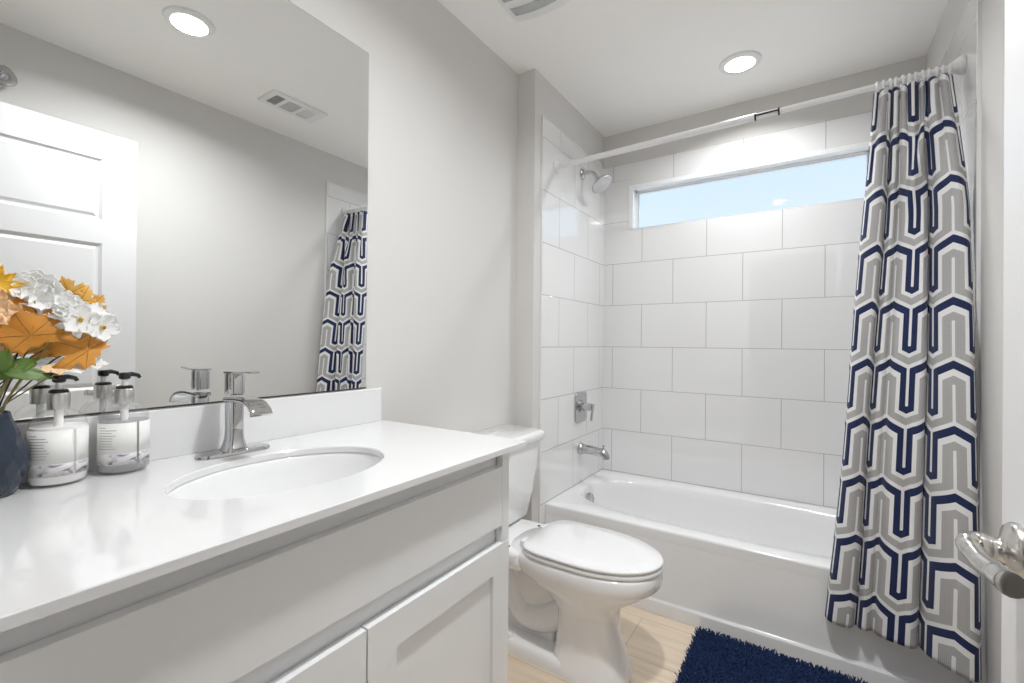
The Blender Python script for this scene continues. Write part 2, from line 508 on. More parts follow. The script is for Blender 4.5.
# exhaust fan cover by the left wall
fx, fy, hw, hl = 0.235, -1.315, 0.142, 0.142
fan = thing('exhaust_fan', 'white exhaust fan cover with curved edge on the ceiling by the left wall', 'exhaust fan', (fx, fy, CEIL))
rings = []
N = 12
def fan_z(a, b): return CEIL - 0.008 - 0.016 * (1 - (a * a)) * (1 - 0.15 * b * b)
grid = MB()
vs = []; fs = []
for i in range(N + 1):
    for j in range(N + 1):
        a, b = -1 + 2 * i / N, -1 + 2 * j / N
        vs.append((fx + a * hw, fy + b * (hl + 0.007 * (1 - a * a)), fan_z(a, b)))
for i in range(N):
    for j in range(N):
        k = i * (N + 1) + j
        fs.append((k, k + 1, k + N + 2, k + N + 1))
nb = len(vs)
edge = [i * (N + 1) for i in range(N + 1)] + [N * (N + 1) + j for j in range(1, N + 1)] + [i * (N + 1) + N for i in range(N - 1, -1, -1)] + [j for j in range(N - 1, 0, -1)]
for e_ in edge: vs.append((vs[e_][0], vs[e_][1], CEIL))
for q in range(len(edge)):
    r_ = (q + 1) % len(edge)
    fs.append((edge[q], edge[r_], nb + r_, nb + q))
grid.add(vs, fs).build('cover', 'vent', fan, smooth=True)
for b0, b1 in ((0.42, 0.74), (-0.16, 0.16), (-0.74, -0.42)):
    st = MB(); vs = []; fs = []
    for i in range(N + 1):
        a = -0.86 + 1.72 * i / N
        for b in (b0, b1):
            vs.append((fx + a * hw, fy + b * (hl + 0.007 * (1 - a * a)), fan_z(a, b) - 0.0008))
    for i in range(N): fs.append((2 * i, 2 * i + 1, 2 * i + 3, 2 * i + 2))
    st.add(vs, fs).build('mesh_strip', 'grille_mid', fan, smooth=True, solid=0.001)

# supply register
rg = thing('ceiling_register', 'white three section ceiling air register reflected in the mirror', 'air register', (1.123, -1.272, CEIL))
x0, x1, y0, y1, z = 1.040, 1.206, -1.428, -1.118, CEIL - 0.012
rf = MB()
rf.box(x0, x0 + 0.028, y0, y1, z, CEIL).box(x1 - 0.028, x1, y0, y1, z, CEIL)
for a, b in ((y0, y0 + 0.028), (-1.348, -1.328), (-1.252, -1.232), (y1 - 0.045, y1)): rf.box(x0 + 0.028, x1 - 0.028, a, b, z, CEIL)
rf.build('register_frame', 'vent', rg)
MB().box(x0 + 0.02, x1 - 0.02, y0 + 0.02, y1 - 0.03, CEIL - 0.003, CEIL).build('duct_opening', 'grille_dark', rg)
for (ya, yb, n_, th, ax) in ((-1.400, -1.348, 6, 0.0022, 'g'), (-1.328, -1.252, 11, 0.0028, 's'), (-1.232, -1.163, 12, 0.0058, 's')):
    sl = MB()
    for k in range(1, n_):
        xx = x0 + 0.028 + (x1 - x0 - 0.056) * k / n_
        sl.box(xx - th / 2, xx + th / 2, ya, yb, z + 0.002, CEIL - 0.003)
    if ax == 'g':
        for k in range(1, 4):
            yy = ya + (yb - ya) * k / 4
            sl.box(x0 + 0.028, x1 - 0.028, yy - 0.0015, yy + 0.0015, z + 0.002, CEIL - 0.004)
    sl.build('grille', 'grille_mid' if ax == 'g' else 'vent', rg)

# ------------------------------------------------------------------ mirror
mr = thing('wall_mirror', 'large frameless mirror on the wall above the vanity', 'mirror', (XM, -2.19, 0.985))
MB().box(XM + 0.0002, XM + 0.0045, -2.640, -1.7490, 0.9835, 2.0620).build('backing', 'mirror_edge', mr)
MB().box(XM + 0.0045, XM + 0.0060, -2.638, -1.7505, 0.9870, 2.0602).build('mirror_glass', 'mirror', mr)

# chrome hook seen in the mirror
hk = thing('wall_hook', 'polished chrome hook high on the wall above the door in the mirror', 'hook', (XR, -2.32, 2.21))
MB().lathe([(0.022, 0), (0.022, 0.004), (0.017, 0.008), (0.008, 0.012), (0.008, 0.02)], (XR, -2.32, 2.235), (-1, 0, 0), 24).build('base', 'chrome', hk, smooth=True)
MB().tube(catmull([(XR - 0.015, -2.32, 2.235), (XR - 0.03, -2.305, 2.245), (XR - 0.04, -2.285, 2.22), (XR - 0.045, -2.283, 2.195), (XR - 0.045, -2.305, 2.18), (XR - 0.04, -2.33, 2.182), (XR - 0.035, -2.338, 2.20)], 6), 0.013, 12).build('hook_arm', 'chrome', hk, smooth=True)

# ------------------------------------------------------------------ bathtub
TY0 = -0.7345
ty1, tx0, tx1, TZ = -0.001, 0.001, 1.512, ZT - 0.003
tubt = thing('bathtub', 'long white bathtub with a plain front panel below the high window', 'bathtub', (0.755, -0.74, 0))
cx, cy, ax_, ay_ = 0.75, -0.367, 0.700, 0.288
angs = [2 * PI * k / 96 for k in range(96)]
def sup(a, A, B, n, ox=0, oy=0):
    c, s_ = math.cos(a), math.sin(a)
    return (cx + ox + A * math.copysign(abs(c) ** (2 / n), c), cy + oy + B * math.copysign(abs(s_) ** (2 / n), s_))
inner = [sup(a, ax_, ay_, 2.9) for a in angs]
def rect_hit(p, X0, X1, Y0, Y1):
    dx, dy = p[0] - cx, p[1] - cy
    t = 1e9
    if dx > 1e-9: t = min(t, (X1 - cx) / dx)
    if dx < -1e-9: t = min(t, (X0 - cx) / dx)
    if dy > 1e-9: t = min(t, (Y1 - cy) / dy)
    if dy < -1e-9: t = min(t, (Y0 - cy) / dy)
    return [cx + dx * t, cy + dy * t]
outer = [rect_hit(p, tx0, tx1, TY0 + 0.008, ty1) for p in inner]
for cxn, cyn in ((tx0, TY0 + 0.008), (tx1, TY0 + 0.008), (tx0, ty1), (tx1, ty1)):
    k = min(range(96), key=lambda q: (outer[q][0] - cxn) ** 2 + (outer[q][1] - cyn) ** 2)
    outer[k] = [cxn, cyn]
def grow(p, e): return rect_hit(p, tx0, tx1, TY0, ty1) if e else p
R = []
outer2 = [[x, (TY0 if abs(y - (TY0 + 0.008)) < 1e-6 else y)] for x, y in outer]
R.append([(x, y, TZ - 0.05) for x, y in outer2])
R.append([(x, y, TZ - 0.010) for x, y in outer2])
R.append([(x, y + (0.0022 if y < TY0 + 0.001 else 0), TZ - 0.003) for x, y in outer2])
R.append([(x, y, TZ) for x, y in outer])
R.append([(x, y, TZ) for x, y in inner])
for A, B, n_, zz, ox in ((0.694, 0.282, 2.9, TZ - 0.003, 0), (0.688, 0.276, 2.9, TZ - 0.012, 0), (0.680, 0.268, 2.9, TZ - 0.05, 0.002), (0.655, 0.25, 2.9, 0.20, -0.005), (0.62, 0.225, 2.8, 0.10, -0.02), (0.58, 0.195, 2.7, 0.062, -0.03), (0.50, 0.14, 2.5, 0.05, -0.04), (0.05, 0.02, 2, 0.046, -0.2)):
    R.append([(*sup(a, A, B, n_, ox), zz) for a in angs])
MB().loft(R, cap0=False).build('basin', 'tub', tubt, smooth=True, angle=50)
# apron: one profile swept along X
prof = [(TY0, TZ - 0.05), (TY0 - 0.026, 0.062), (TY0 - 0.027, 0.056), (TY0 - 0.030, 0.053), (TY0 - 0.037, 0.052), (TY0 - 0.041, 0.049), (TY0 - 0.042, 0.045), (TY0 - 0.044, 0.0), (TY0 + 0.03, 0.0), (TY0 + 0.03, TZ - 0.05)]
MB().loft([[(x, y, z_) for y, z_ in prof] for x in (tx0, tx1)]).build('apron', 'tub', tubt, smooth=True, angle=35)
ovc = Vector((0.096, -0.405, 0.286))
ov = MB().lathe([(0.033, -0.012), (0.034, 0.002), (0.030, 0.009), (0.022, 0.011), (0.020, 0.008), (0.004, 0.008)], ovc, (1, 0, 0.12), 28)
ov.build('overflow_plate', 'chrome', tubt, smooth=True)
MB().lathe([(0.032, -0.01), (0.032, 0.004), (0.027, 0.006), (0.02, 0.012), (0.003, 0.013)], (0.26, -0.367, 0.052), (0, 0, 1), 28).build('drain_stopper', 'chrome', tubt, smooth=True)

# ------------------------------------------------------------------ shower fittings
PY = -0.337
sh = thing('shower_fixture', 'round chrome shower head on a bent arm high on the tiled wall', 'shower head', (0, PY, 2.1))
MB().lathe([(0.030, 0.0005), (0.030, 0.004), (0.026, 0.009), (0.012, 0.014)], (0, PY, 2.098), (1, 0, 0), 28).build('wall_flange', 'chrome', sh, smooth=True)
MB().tube(catmull([(0.005, PY, 2.098), (0.04, PY, 2.098), (0.068, PY, 2.088), (0.088, PY, 2.062), (0.098, PY, 2.045)], 6), 0.0110, 14).build('shower_arm', 'chrome', sh, smooth=True)
nd = Vector((0.62, -0.10, -0.78)).normalized()
hc = Vector((0.098, PY, 2.045))
head = MB().lathe([(0.014, -0.006), (0.016, 0.010), (0.028, 0.018), (0.052, 0.026), (0.061, 0.033), (0.062, 0.040), (0.058, 0.043)], hc, nd, 32).build('spray_head', 'chrome', sh, smooth=True)
MB().lathe([(0.057, 0.0425), (0.056, 0.0445), (0.016, 0.045), (0.014, 0.047), (0.001, 0.047)], hc, nd, 32).build('spray_face', 'nozzle', head, smooth=True)
nz = MB()
u_ = nd.cross(Vector((0, 1, 0))).normalized(); w_ = nd.cross(u_)
for rr, k_ in ((0.024, 10), (0.037, 16), (0.050, 22)):
    for q in range(k_):
        a = 2 * PI * q / k_
        c = hc + nd * 0.0445 + (u_ * math.cos(a) + w_ * math.sin(a)) * rr
        nz.lathe([(0.0016, 0), (0.0012, 0.002)], c, nd, 6)
nz.build('nozzles', 'label_ink', head)

sv = thing('shower_valve', 'chrome square shower valve plate with a lever on the tiled wall', 'shower valve', (0, PY, 0.77))
fr_ = ((0, PY, 0.771), (0, 1, 0), (0, 0, 1), (1, 0, 0))
MB().prism(rrect(0.150, 0.172, 0.028), fr_, 0.0005, 0.008).build('valve_plate', 'chrome', sv, bevel=0.003)
MB().lathe([(0.034, 0.006), (0.034, 0.016), (0.024, 0.020), (0.022, 0.060), (0.020, 0.072), (0.016, 0.074)], (0, PY, 0.775), (1, 0, 0), 28).build('hub', 'chrome', sv, smooth=True)
MB().prism([(-0.011, 0.018), (0.011, 0.018), (0.010, -0.078), (-0.010, -0.078)], ((0, PY, 0.775), (0, 1, 0), (0.12, 0, 1), (1, 0, 0)), 0.072, 0.083).build('valve_lever', 'chrome', sv, bevel=0.003)

sp = thing('tub_spout', 'chrome tub spout with a diverter knob under the shower valve', 'tub spout', (0, PY, 0.535))
MB().lathe([(0.033, 0.0005), (0.033, 0.012), (0.029, 0.016), (0.028, 0.026)], (0, PY, 0.536), (1, 0, 0), 28).build('collar', 'chrome', sp, smooth=True)
MB().tube([(0.02, PY, 0.536), (0.06, PY, 0.536), (0.10, PY, 0.533), (0.13, PY, 0.530), (0.148, PY, 0.524), (0.157, PY, 0.508), (0.159, PY, 0.496)], [0.027, 0.026, 0.0245, 0.0235, 0.023, 0.021, 0.019], 20).build('spout_body', 'chrome', sp, smooth=True)
MB().lathe([(0.004, 0.0), (0.004, 0.014), (0.008, 0.017), (0.008, 0.022), (0.004, 0.024)], (0.142, PY, 0.549), (0, 0, 1), 14).build('diverter_knob', 'chrome', sp, smooth=True)

# ------------------------------------------------------------------ curtain rod
RZ0, RZ1, RY_ = 2.034, 2.062, -0.65
def rodp(x): return Vector((x, RY_, RZ0 + (RZ1 - RZ0) * x / XT))
rd = thing('shower_curtain_rod', 'white tension rod spanning the tub alcove near the ceiling', 'curtain rod', (0.75, RY_, 2.05))
ax = (rodp(1) - rodp(0)).normalized()
MB().tube([rodp(0.012), rodp(0.90)], 0.0135, 20).build('outer_tube', 'rod', rd, smooth=True)
MB().tube([rodp(0.88), rodp(XT - 0.012)], 0.0105, 20).build('inner_tube', 'rod', rd, smooth=True)
bd = MB()
for xx in (0.900, 0.982): bd.lathe([(0.0150, 0), (0.0150, 0.006)], rodp(xx), ax, 20)
bd.tube([rodp(0.903) + Vector((0, -0.0135, 0)), rodp(0.985) + Vector((0, -0.0135, 0))], 0.0032, 8)
bd.build('adjuster_clip', 'black', rd, smooth=True)
MB().lathe([(0.029, 0.0), (0.031, 0.005), (0.027, 0.011), (0.018, 0.018), (0.015, 0.026)], rodp(0.0005), ax, 28).build('end_flange', 'rod', rd, smooth=True)
MB().lathe([(0.029, 0.0), (0.031, 0.006), (0.028, 0.014), (0.019, 0.026), (0.013, 0.036)], rodp(XT - 0.0005), -ax, 28).build('end_flange', 'rod', rd, smooth=True)

# ------------------------------------------------------------------ curtain
CP = [(0.00, .03), (.003, .0), (.03, -.022), (.10, -.030), (.18, -.018), (.218, .008), (.232, .018), (.245, .006), (.275, -.014), (.31, -.012), (.335, -.004), (.355, -.008), (.39, -.028), (.45, -.036), (.52, -.034), (.585, -.034), (.635, -.016), (.652, .006), (.660, .014), (.669, .004), (.685, -.014), (.725, -.038), (.83, -.048), (.93, -.040), (.985, -.010), (1.0, .03), (.985, .045)]
cpp = [Vector((p[0] * 0.36, p[1], 0)) for p in CP]
path = catmull(cpp, 9)
sarc = [0.0]
for i in range(1, len(path)): sarc.append(sarc[-1] + (path[i] - path[i - 1]).length)
LTOT = sarc[-1]
NS = len(path)
NT = 130
ZC0, ZC1 = 2.030, 0.195
PER, HGT, ZPEAK = 0.124, 0.194, 1.285
s_peak = min(range(NS), key=lambda i: abs(path[i].x - 0.83 * 0.36) + (0 if path[i].y < -0.03 else 9))
S0 = sarc[s_peak]
RINGX = []
verts, uvs = [], []
for j in range(NT + 1):
    t = j / NT
    z_ = ZC0 + (ZC1 - ZC0) * t
    xl = 1.280 - 0.138 * t ** 1.08
    xr_ = 1.482 + 0.024 * min(1, t * 4)
    base = -0.655 - 0.150 * min(1.0, t / 0.86)
    pl = max(0.0, 1 - t / 0.30)
    for i in range(NS):
        u = path[i].x / 0.36
        s_ = sarc[i]
        x = xl + (xr_ - xl) * u
        y = base + path[i].y * (0.55 + 0.45 * min(1, t * 4)) - max(0.0, u - 0.55) / 0.45 * (0.05 * min(1, t * 5) + 0.05 * t)
        y += 0.011 * pl ** 1.2 * math.sin(2 * PI * s_ / LTOT * 12)
        x += 0.003 * pl * math.sin(2 * PI * s_ / LTOT * 12 + 1.0)
        y += 0.006 * math.sin(5.2 * z_ + 18 * u) * min(1, t * 5)
        x += 0.005 * math.sin(3.1 * z_ + 7 * u) * t * (1 - t) * 4 * (1 - u)
        if t < 0.26:
            uc = 0.80 - 1.5 * t
            wgt = math.exp(-((u - uc) / 0.07) ** 2) * math.sin(PI * min(1, t / 0.26))
            y -= 0.030 * wgt
            x -= 0.010 * wgt
        x = min(x, XT - 0.008)
        zz = z_
        verts.append((x, y, zz))
        uvs.append(((s_ - S0) / PER + 20.0, (ZPEAK - z_) / HGT + 20.0))
faces = []
for j in range(NT):
    for i in range(NS - 1):
        k = j * NS + i
        faces.append((k, k + 1, k + NS + 1, k + NS))
me = bpy.data.meshes.new('shower_curtain')
me.from_pydata(verts, [], faces)
uvl = me.uv_layers.new(name='cloth')
for lp in me.loops: uvl.data[lp.index].uv = uvs[lp.vertex_index]
for p in me.polygons: p.use_smooth = True
curtain = bpy.data.objects.new('shower_curtain', me)
COL.objects.link(curtain)
q = curtain.modifiers.new('thickness', 'SOLIDIFY'); q.thickness = 0.0012
props(curtain, 'white shower curtain with a navy and grey interlocking arch pattern', 'shower curtain')


def curtain_mat():
    m = bpy.data.materials.new('patterned_curtain_cloth')
    m.use_nodes = True
    n = m.node_tree.nodes; l = m.node_tree.links
    b = n['Principled BSDF']
    b.inputs['Roughness'].default_value = 0.8
    b.inputs['Sheen Weight'].default_value = 0.15

    def val(x):
        return x
    def mth(op, a, b_=None, c=None):
        k = n.new('ShaderNodeMath'); k.operation = op
        for idx, q_ in enumerate((a, b_, c)):
            if q_ is None: continue
            if isinstance(q_, (int, float)): k.inputs[idx].default_value = q_
            else: l.new(q_, k.inputs[idx])
        return k.outputs[0]
    def rng(x, lo, hi): return mth('MULTIPLY', mth('GREATER_THAN', x, lo), mth('LESS_THAN', x, hi))
    def AND(a, b_): return mth('MULTIPLY', a, b_)
    def OR(*a):
        o_ = a[0]
        for q_ in a[1:]: o_ = mth('MAXIMUM', o_, q_)
        return o_
    uv = n.new('ShaderNodeUVMap'); uv.uv_map = 'cloth'
    sp_ = n.new('ShaderNodeSeparateXYZ'); l.new(uv.outputs[0], sp_.inputs[0])
    uf = mth('FRACT', mth('ADD', sp_.outputs[0], 0.5))
    au = mth('ABSOLUTE', mth('SUBTRACT', uf, 0.5))          # 0 at the arch centre, 0.5 between arches
    w = mth('FRACT', mth('SUBTRACT', sp_.outputs[1], mth('MULTIPLY', au, 0.34)))
    navy = OR(AND(rng(w, -1, 0.13), mth('LESS_THAN', au, 0.465)),
              AND(rng(w, -1, 0.74), rng(au, 0.325, 0.465)),
              AND(rng(w, 0.62, 0.74), rng(au, 0.325, 0.6)))
    grey = AND(OR(AND(rng(w, 0.235, 0.93), rng(au, -1, 0.235)), AND(rng(w, 0.81, 0.93), rng(au, -1, 0.6))),
               mth('SUBTRACT', 1.0, AND(rng(au, -1, 0.032), rng(w, 0.37, 0.95))))
    # woven waffle texture
    wu = mth('FRACT', mth('MULTIPLY', sp_.outputs[0], 34.0))
    wv = mth('FRACT', mth('MULTIPLY', sp_.outputs[1], 50.0))
    waf = AND(rng(wu, 0.3, 0.8), rng(wv, 0.3, 0.8))
    def mixc(f, a, b_):
        k = n.new('ShaderNodeMix'); k.data_type = 'RGBA'
        l.new(f, k.inputs[0])
        for idx, q_ in ((6, a), (7, b_)):
            if isinstance(q_, tuple): k.inputs[idx].default_value = (*q_, 1)
            else: l.new(q_, k.inputs[idx])
        return k.outputs[2]
    gcol = mixc(waf, (0.50, 0.49, 0.485), (0.37, 0.365, 0.365))
    ncol = mixc(waf, (0.008, 0.018, 0.080), (0.013, 0.030, 0.115))
    c = mixc(grey, (0.87, 0.87, 0.87), gcol)
    c = mixc(navy, c, ncol)
    l.new(c, b.inputs['Base Color'])
    bp = n.new('ShaderNodeBump'); bp.inputs['Distance'].default_value = 0.0006; bp.inputs['Strength'].default_value = 0.5
    l.new(waf, bp.inputs['Height']); l.new(bp.outputs[0], b.inputs['Normal'])
    tr = n.new('ShaderNodeBsdfTranslucent'); l.new(c, tr.inputs['Color'])
    ms = n.new('ShaderNodeMixShader'); ms.inputs[0].default_value = 0.18
    out = n['Material Output']
    l.new(b.outputs[0], ms.inputs[1]); l.new(tr.outputs[0], ms.inputs[2]); l.new(ms.outputs[0], out.inputs['Surface'])
    return m


me.materials.append(curtain_mat())
ORD = ['first', 'second', 'third', 'fourth', 'fifth', 'sixth', 'seventh', 'eighth', 'ninth', 'tenth', 'eleventh', 'twelfth']
ring0 = None
for k in range(12):
    x = 1.288 + (1.478 - 1.288) * k / 11
    c = rodp(x)
    if ring0 is None:
        pts = [Vector((0.0, math.cos(a) * 0.0175, math.sin(a) * 0.022 - 0.007)) for a in [2 * PI * q / 20 for q in range(20)]]
        rg_ = MB(); rr = []
        for q in range(20):
            p = pts[q]; t_ = (pts[(q + 1) % 20] - pts[q - 1]).normalized(); nx = Vector((1, 0, 0)); b_ = t_.cross(nx)
            rr.append([p + (nx * math.cos(a) * 1.4 + b_ * math.sin(a)) * 0.0028 for a in [2 * PI * s2 / 8 for s2 in range(8)]])
        rr.append(rr[0])
        rg_.loft(rr, cap0=False, cap1=False)
        ring0 = rg_.build('curtain_ring', 'ring', smooth=True)
        o = ring0
    else:
        o = ring0.copy(); COL.objects.link(o)
    o.location = c + Vector((0, 0, -0.002))
    o.rotation_euler = (0, 0, random.uniform(-0.25, 0.25))
    props(o, 'white plastic curtain ring, %s of twelve along the rod toward the wall' % ORD[k], 'curtain ring', 'rings holding the shower curtain')

# ------------------------------------------------------------------ toilet
TYc = -1.21
tl = thing('toilet', 'white two-piece toilet with a closed lid between vanity and bathtub', 'toilet', (0.3, TYc, 0))


def egg(xb, xf, hw_, z_, n=48, p=2.25, wid=0.54, pb=3.0):
    """egg outline: back at xb, front at xf, widest at fraction wid"""
    xm = xb + (xf - xb) * wid; out = []
    for k in range(n):
        a = 2 * PI * k / n
        c, s_ = math.cos(a), math.sin(a)
        L = (xf - xm) if c > 0 else (xm - xb)
        pw = p if c > 0 else pb
        out.append((xm + L * math.copysign(abs(c) ** (2 / pw), c), TYc + hw_ * math.copysign(abs(s_) ** (2 / pw), s_), z_))
    return out


bw = MB()
secs = [(0.330, 0.592, 0.118, 0.0, 5), (0.330, 0.592, 0.118, 0.014, 5), (0.338, 0.582, 0.110, 0.035, 5), (0.345, 0.566, 0.099, 0.09, 5), (0.350, 0.552, 0.092, 0.15, 5), (0.345, 0.550, 0.092, 0.205, 4), (0.318, 0.562, 0.104, 0.235, 3), (0.27, 0.595, 0.124, 0.268, 2.6), (0.20, 0.640, 0.143, 0.298, 2.6), (0.16, 0.672, 0.155, 0.322, 2.6), (0.15, 0.690, 0.161, 0.340, 2.8), (0.148, 0.694, 0.163, 0.360, 3), (0.148, 0.693, 0.162, 0.380, 3), (0.153, 0.688, 0.157, 0.3872, 3)]
bw.loft([egg(a, b, h_, z_, pb=pb_) for a, b, h_, z_, pb_ in secs])
bw.build('bowl', 'porcelain', tl, smooth=True, angle=60)
# rear deck that carries the tank
dk = MB()
def deck(z_, e): return [(0.085 + a, TYc + b, z_) for a, b in rrect(0.345 - 2 * e, 0.300 - 2 * e, 0.05 - e)]
dk.loft([deck(0.315, 0.025), deck(0.325, 0.008), deck(0.345, 0.0), deck(0.375, 0.0), deck(0.3835, 0.004), deck(0.3855, 0.01)])
dk.build('tank_deck', 'porcelain', tl, smooth=True, angle=60)
# foot and the exposed trapway behind the pedestal
ft = MB()
def foot(z_, e): return [(0.19 + a, TYc + b, z_) for a, b in rrect(0.50 - 2 * e, 0.225 - 2 * e, 0.07 - e)]
ft.loft([foot(0, 0), foot(0.03, 0.0), foot(0.042, 0.006), foot(0.046, 0.014)])
ft.build('foot', 'porcelain', tl, smooth=True, angle=60)
tw = MB()
tw.tube(catmull([(0.36, TYc, 0.17), (0.27, TYc, 0.115), (0.19, TYc, 0.11), (0.135, TYc, 0.17), (0.10, TYc, 0.25), (0.045, TYc, 0.275), (0.0, TYc, 0.235), (-0.01, TYc, 0.15), (0.0, TYc, 0.03)], 6), [0.060] * 30 + [0.062] * 19, 20)
tw.build('trapway', 'porcelain', tl, smooth=True)
MB().box(-0.04, 0.32, TYc - 0.035, TYc + 0.035, 0.03, 0.34).build('web', 'porcelain', tl, bevel=0.01)
for yy in (-1, 1):
    MB().lathe([(0.013, 0), (0.013, 0.010), (0.009, 0.016), (0.002, 0.018)], (0.165, TYc + yy * 0.092, 0.044), (0, 0, 1), 16).build('bolt_cap', 'porcelain', tl, smooth=True)
MB().lathe([(0.010, 0), (0.010, 0.008), (0.006, 0.013), (0.002, 0.014)], (0.12, TYc - 0.035, 0.305), (0, -1, 0), 16).build('side_cap', 'porcelain', tl, smooth=True)
# seat and lid
def egg2(xb, xf, hw_, z_): return egg(xb, xf, hw_, z_, 64, 2.05, 0.46, 5.0)
MB().loft([egg2(0.232, 0.692, 0.158, 0.389), egg2(0.229, 0.697, 0.162, 0.392), egg2(0.229, 0.697, 0.162, 0.402), egg2(0.233, 0.692, 0.158, 0.405)]).build('seat', 'porcelain', tl, smooth=True, angle=60)
lid = MB().loft([egg2(0.234, 0.690, 0.160, 0.4085), egg2(0.230, 0.696, 0.164, 0.411), egg2(0.230, 0.697, 0.165, 0.417), egg2(0.234, 0.693, 0.161, 0.4205), egg2(0.30, 0.64, 0.11, 0.4215)]).build('lid', 'porcelain', tl, smooth=True, angle=60)
for yy in (-1, 1):
    MB().lathe([(0.010, -0.022), (0.012, -0.018), (0.012, 0.018), (0.010, 0.022)], (0.222, TYc + yy * 0.075, 0.403), (0, 1, 0), 16).build('hinge', 'porcelain', tl, smooth=True)
    MB().lathe([(0.006, 0), (0.006, 0.0012), (0.001, 0.0013)], (0.172, TYc + yy * 0.112, 0.3874), (0, 0, 1), 14).build('deck_bolt', 'black', tl, smooth=False)
# tank and tank lid
tk = MB()
def trect(x0_, x1_, hy, z_, r=0.03, bow=0.0):
    out = []
    for a, b in rrect(x1_ - x0_, 2 * hy, r, 6):
        out.append(((x0_ + x1_) / 2 + a + (bow * (1 - (b / hy) ** 2) if a > 0 else 0), TYc + b, z_))
    return out
tk.loft([trect(-0.075, 0.070, 0.172, 0.387), trect(-0.085, 0.080, 0.188, 0.400, bow=0.006), trect(-0.090, 0.095, 0.206, 0.50, bow=0.012), trect(-0.090, 0.105, 0.230, 0.62, bow=0.015), trect(-0.090, 0.110, 0.239, 0.7145, bow=0.016)])
tk.build('tank', 'porcelain', tl, smooth=True, angle=60)
def ltr(e, z_): return trect(-0.1000 + e * 0.3, 0.126 - e, 0.254 - e, z_ + 0.012, 0.03 - e * 0.5, 0.018)
MB().loft([ltr(0.012, 0.698), ltr(0.006, 0.704), ltr(0.0, 0.714), ltr(0.0, 0.731), ltr(0.004, 0.739), ltr(0.014, 0.743)]).build('tank_lid', 'porcelain', tl, smooth=True, angle=60)
fl = MB().lathe([(0.014, 0), (0.014, 0.012), (0.010, 0.016)], (0.116, TYc - 0.15, 0.655), (1, 0, 0), 16)
fl.tube([(0.133, TYc - 0.15, 0.655), (0.137, TYc - 0.11, 0.650), (0.137, TYc - 0.075, 0.645)], [0.008, 0.007, 0.008], 12)
fl.build('flush_lever', 'chrome', tl, smooth=True)

# ------------------------------------------------------------------ vanity cabinet
VX, VY0, VY1, VZ = 0.435, -2.655, -1.718, 0.8605
van = thing('vanity_cabinet', 'light grey bathroom vanity cabinet with shaker doors under the white counter', 'cabinet', (0.15, -2.19, 0))
XB = XM + 0.001
cb = MB()
cb.box(XB, VX - 0.001, VY1 - 0.016, VY1, 0.0, VZ)                 # right end panel
cb.box(XB, VX - 0.001, VY0, VY0 + 0.016, 0.0, VZ)                 # left end panel
cb.box(XB, VX - 0.02, VY0 + 0.016, VY1 - 0.016, 0.10, 0.116)      # floor of the box
cb.box(XB, XB + 0.006, VY0 + 0.016, VY1 - 0.016, 0.116, VZ)       # back
cb.box(VX - 0.075, VX - 0.06, VY0 + 0.016, VY1 - 0.016, 0.0, 0.10)  # toe board
cb.build('carcass', 'cabinet', van)
ff = MB()
ff.box(VX - 0.019, VX, VY1 - 0.030, VY1, 0.10, VZ)
ff.box(VX - 0.019, VX, VY0, VY0 + 0.030, 0.10, VZ)
ff.box(VX - 0.040, VX - 0.022, VY0 + 0.016, VY1 - 0.016, 0.77, VZ)
ff.box(VX - 0.040, VX - 0.022, VY0 + 0.016, VY1 - 0.016, 0.58, 0.70)
ff.build('face_frame', 'cabinet', van)
MB().box(VX - 0.020, VX, VY0 + 0.031, VY1 - 0.0305, 0.664, 0.815).build('drawer_front', 'cabinet', van, bevel=0.0012)
def shaker(ya, yb, z0_, z1_, x_):
    m_ = MB(); rw = 0.068; b0 = x_ - 0.020
    m_.box(b0, x_, ya, ya + rw, z0_, z1_).box(b0, x_, yb - rw, yb, z0_, z1_)
    m_.box(b0, x_, ya + rw, yb - rw, z1_ - rw, z1_).box(b0, x_, ya + rw, yb - rw, z0_, z0_ + rw)
    m_.box(b0, x_ - 0.010, ya + rw - 0.002, yb - rw + 0.002, z0_ + rw - 0.002, z1_ - rw + 0.002)
    return m_
XD = VX + 0.0012
shaker(-2.1725, VY1 - 0.001, 0.115, 0.6185, XD + 0.0).build('door', 'cabinet', van)
shaker(VY0 + 0.004, -2.1765, 0.115, 0.6185, XD + 0.0).build('door', 'cabinet', van)

# countertop with an oval cut-out
ct = thing('countertop', 'glossy white quartz countertop with backsplash and oval sink cut-out', 'countertop', (0.19, -2.18, 0.861))
CX0, CX1, CY0, CY1, CZ0, CZ1 = XM + 0.0008, 0.4693, -2.664, -1.690, 0.861, 0.8753
scx, scy, sax, say = 0.206, -2.186, 0.150, 0.208
NA = 96
ia, oa = [], []
for k in range(NA):
    a = 2 * PI * k / NA
    ia.append((scx + sax * math.cos(a), scy + say * math.sin(a)))
for p in ia:
    dx, dy = p[0] - scx, p[1] - scy
    t = min([(CX1 - scx) / dx if dx > 1e-9 else 9e9, (CX0 - scx) / dx if dx < -1e-9 else 9e9, (CY1 - scy) / dy if dy > 1e-9 else 9e9, (CY0 - scy) / dy if dy < -1e-9 else 9e9])
    oa.append([scx + dx * t, scy + dy * t])
for qx, qy in ((CX0, CY0), (CX1, CY0), (CX0, CY1), (CX1, CY1)):
    k = min(range(NA), key=lambda q: (oa[q][0] - qx) ** 2 + (oa[q][1] - qy) ** 2)
    oa[k] = [qx, qy]
def ins(p, e): return (min(max(p[0], CX0), CX1 - e), min(max(p[1], CY0), CY1 - e))
ring = []
ring.append([(*p, CZ0) for p in ia])
ring.append([(*p, CZ0) for p in oa])
ring.append([(*p, CZ1 - 0.0015) for p in oa])
ring.append([(*ins(p, 0.0015), CZ1) for p in oa])
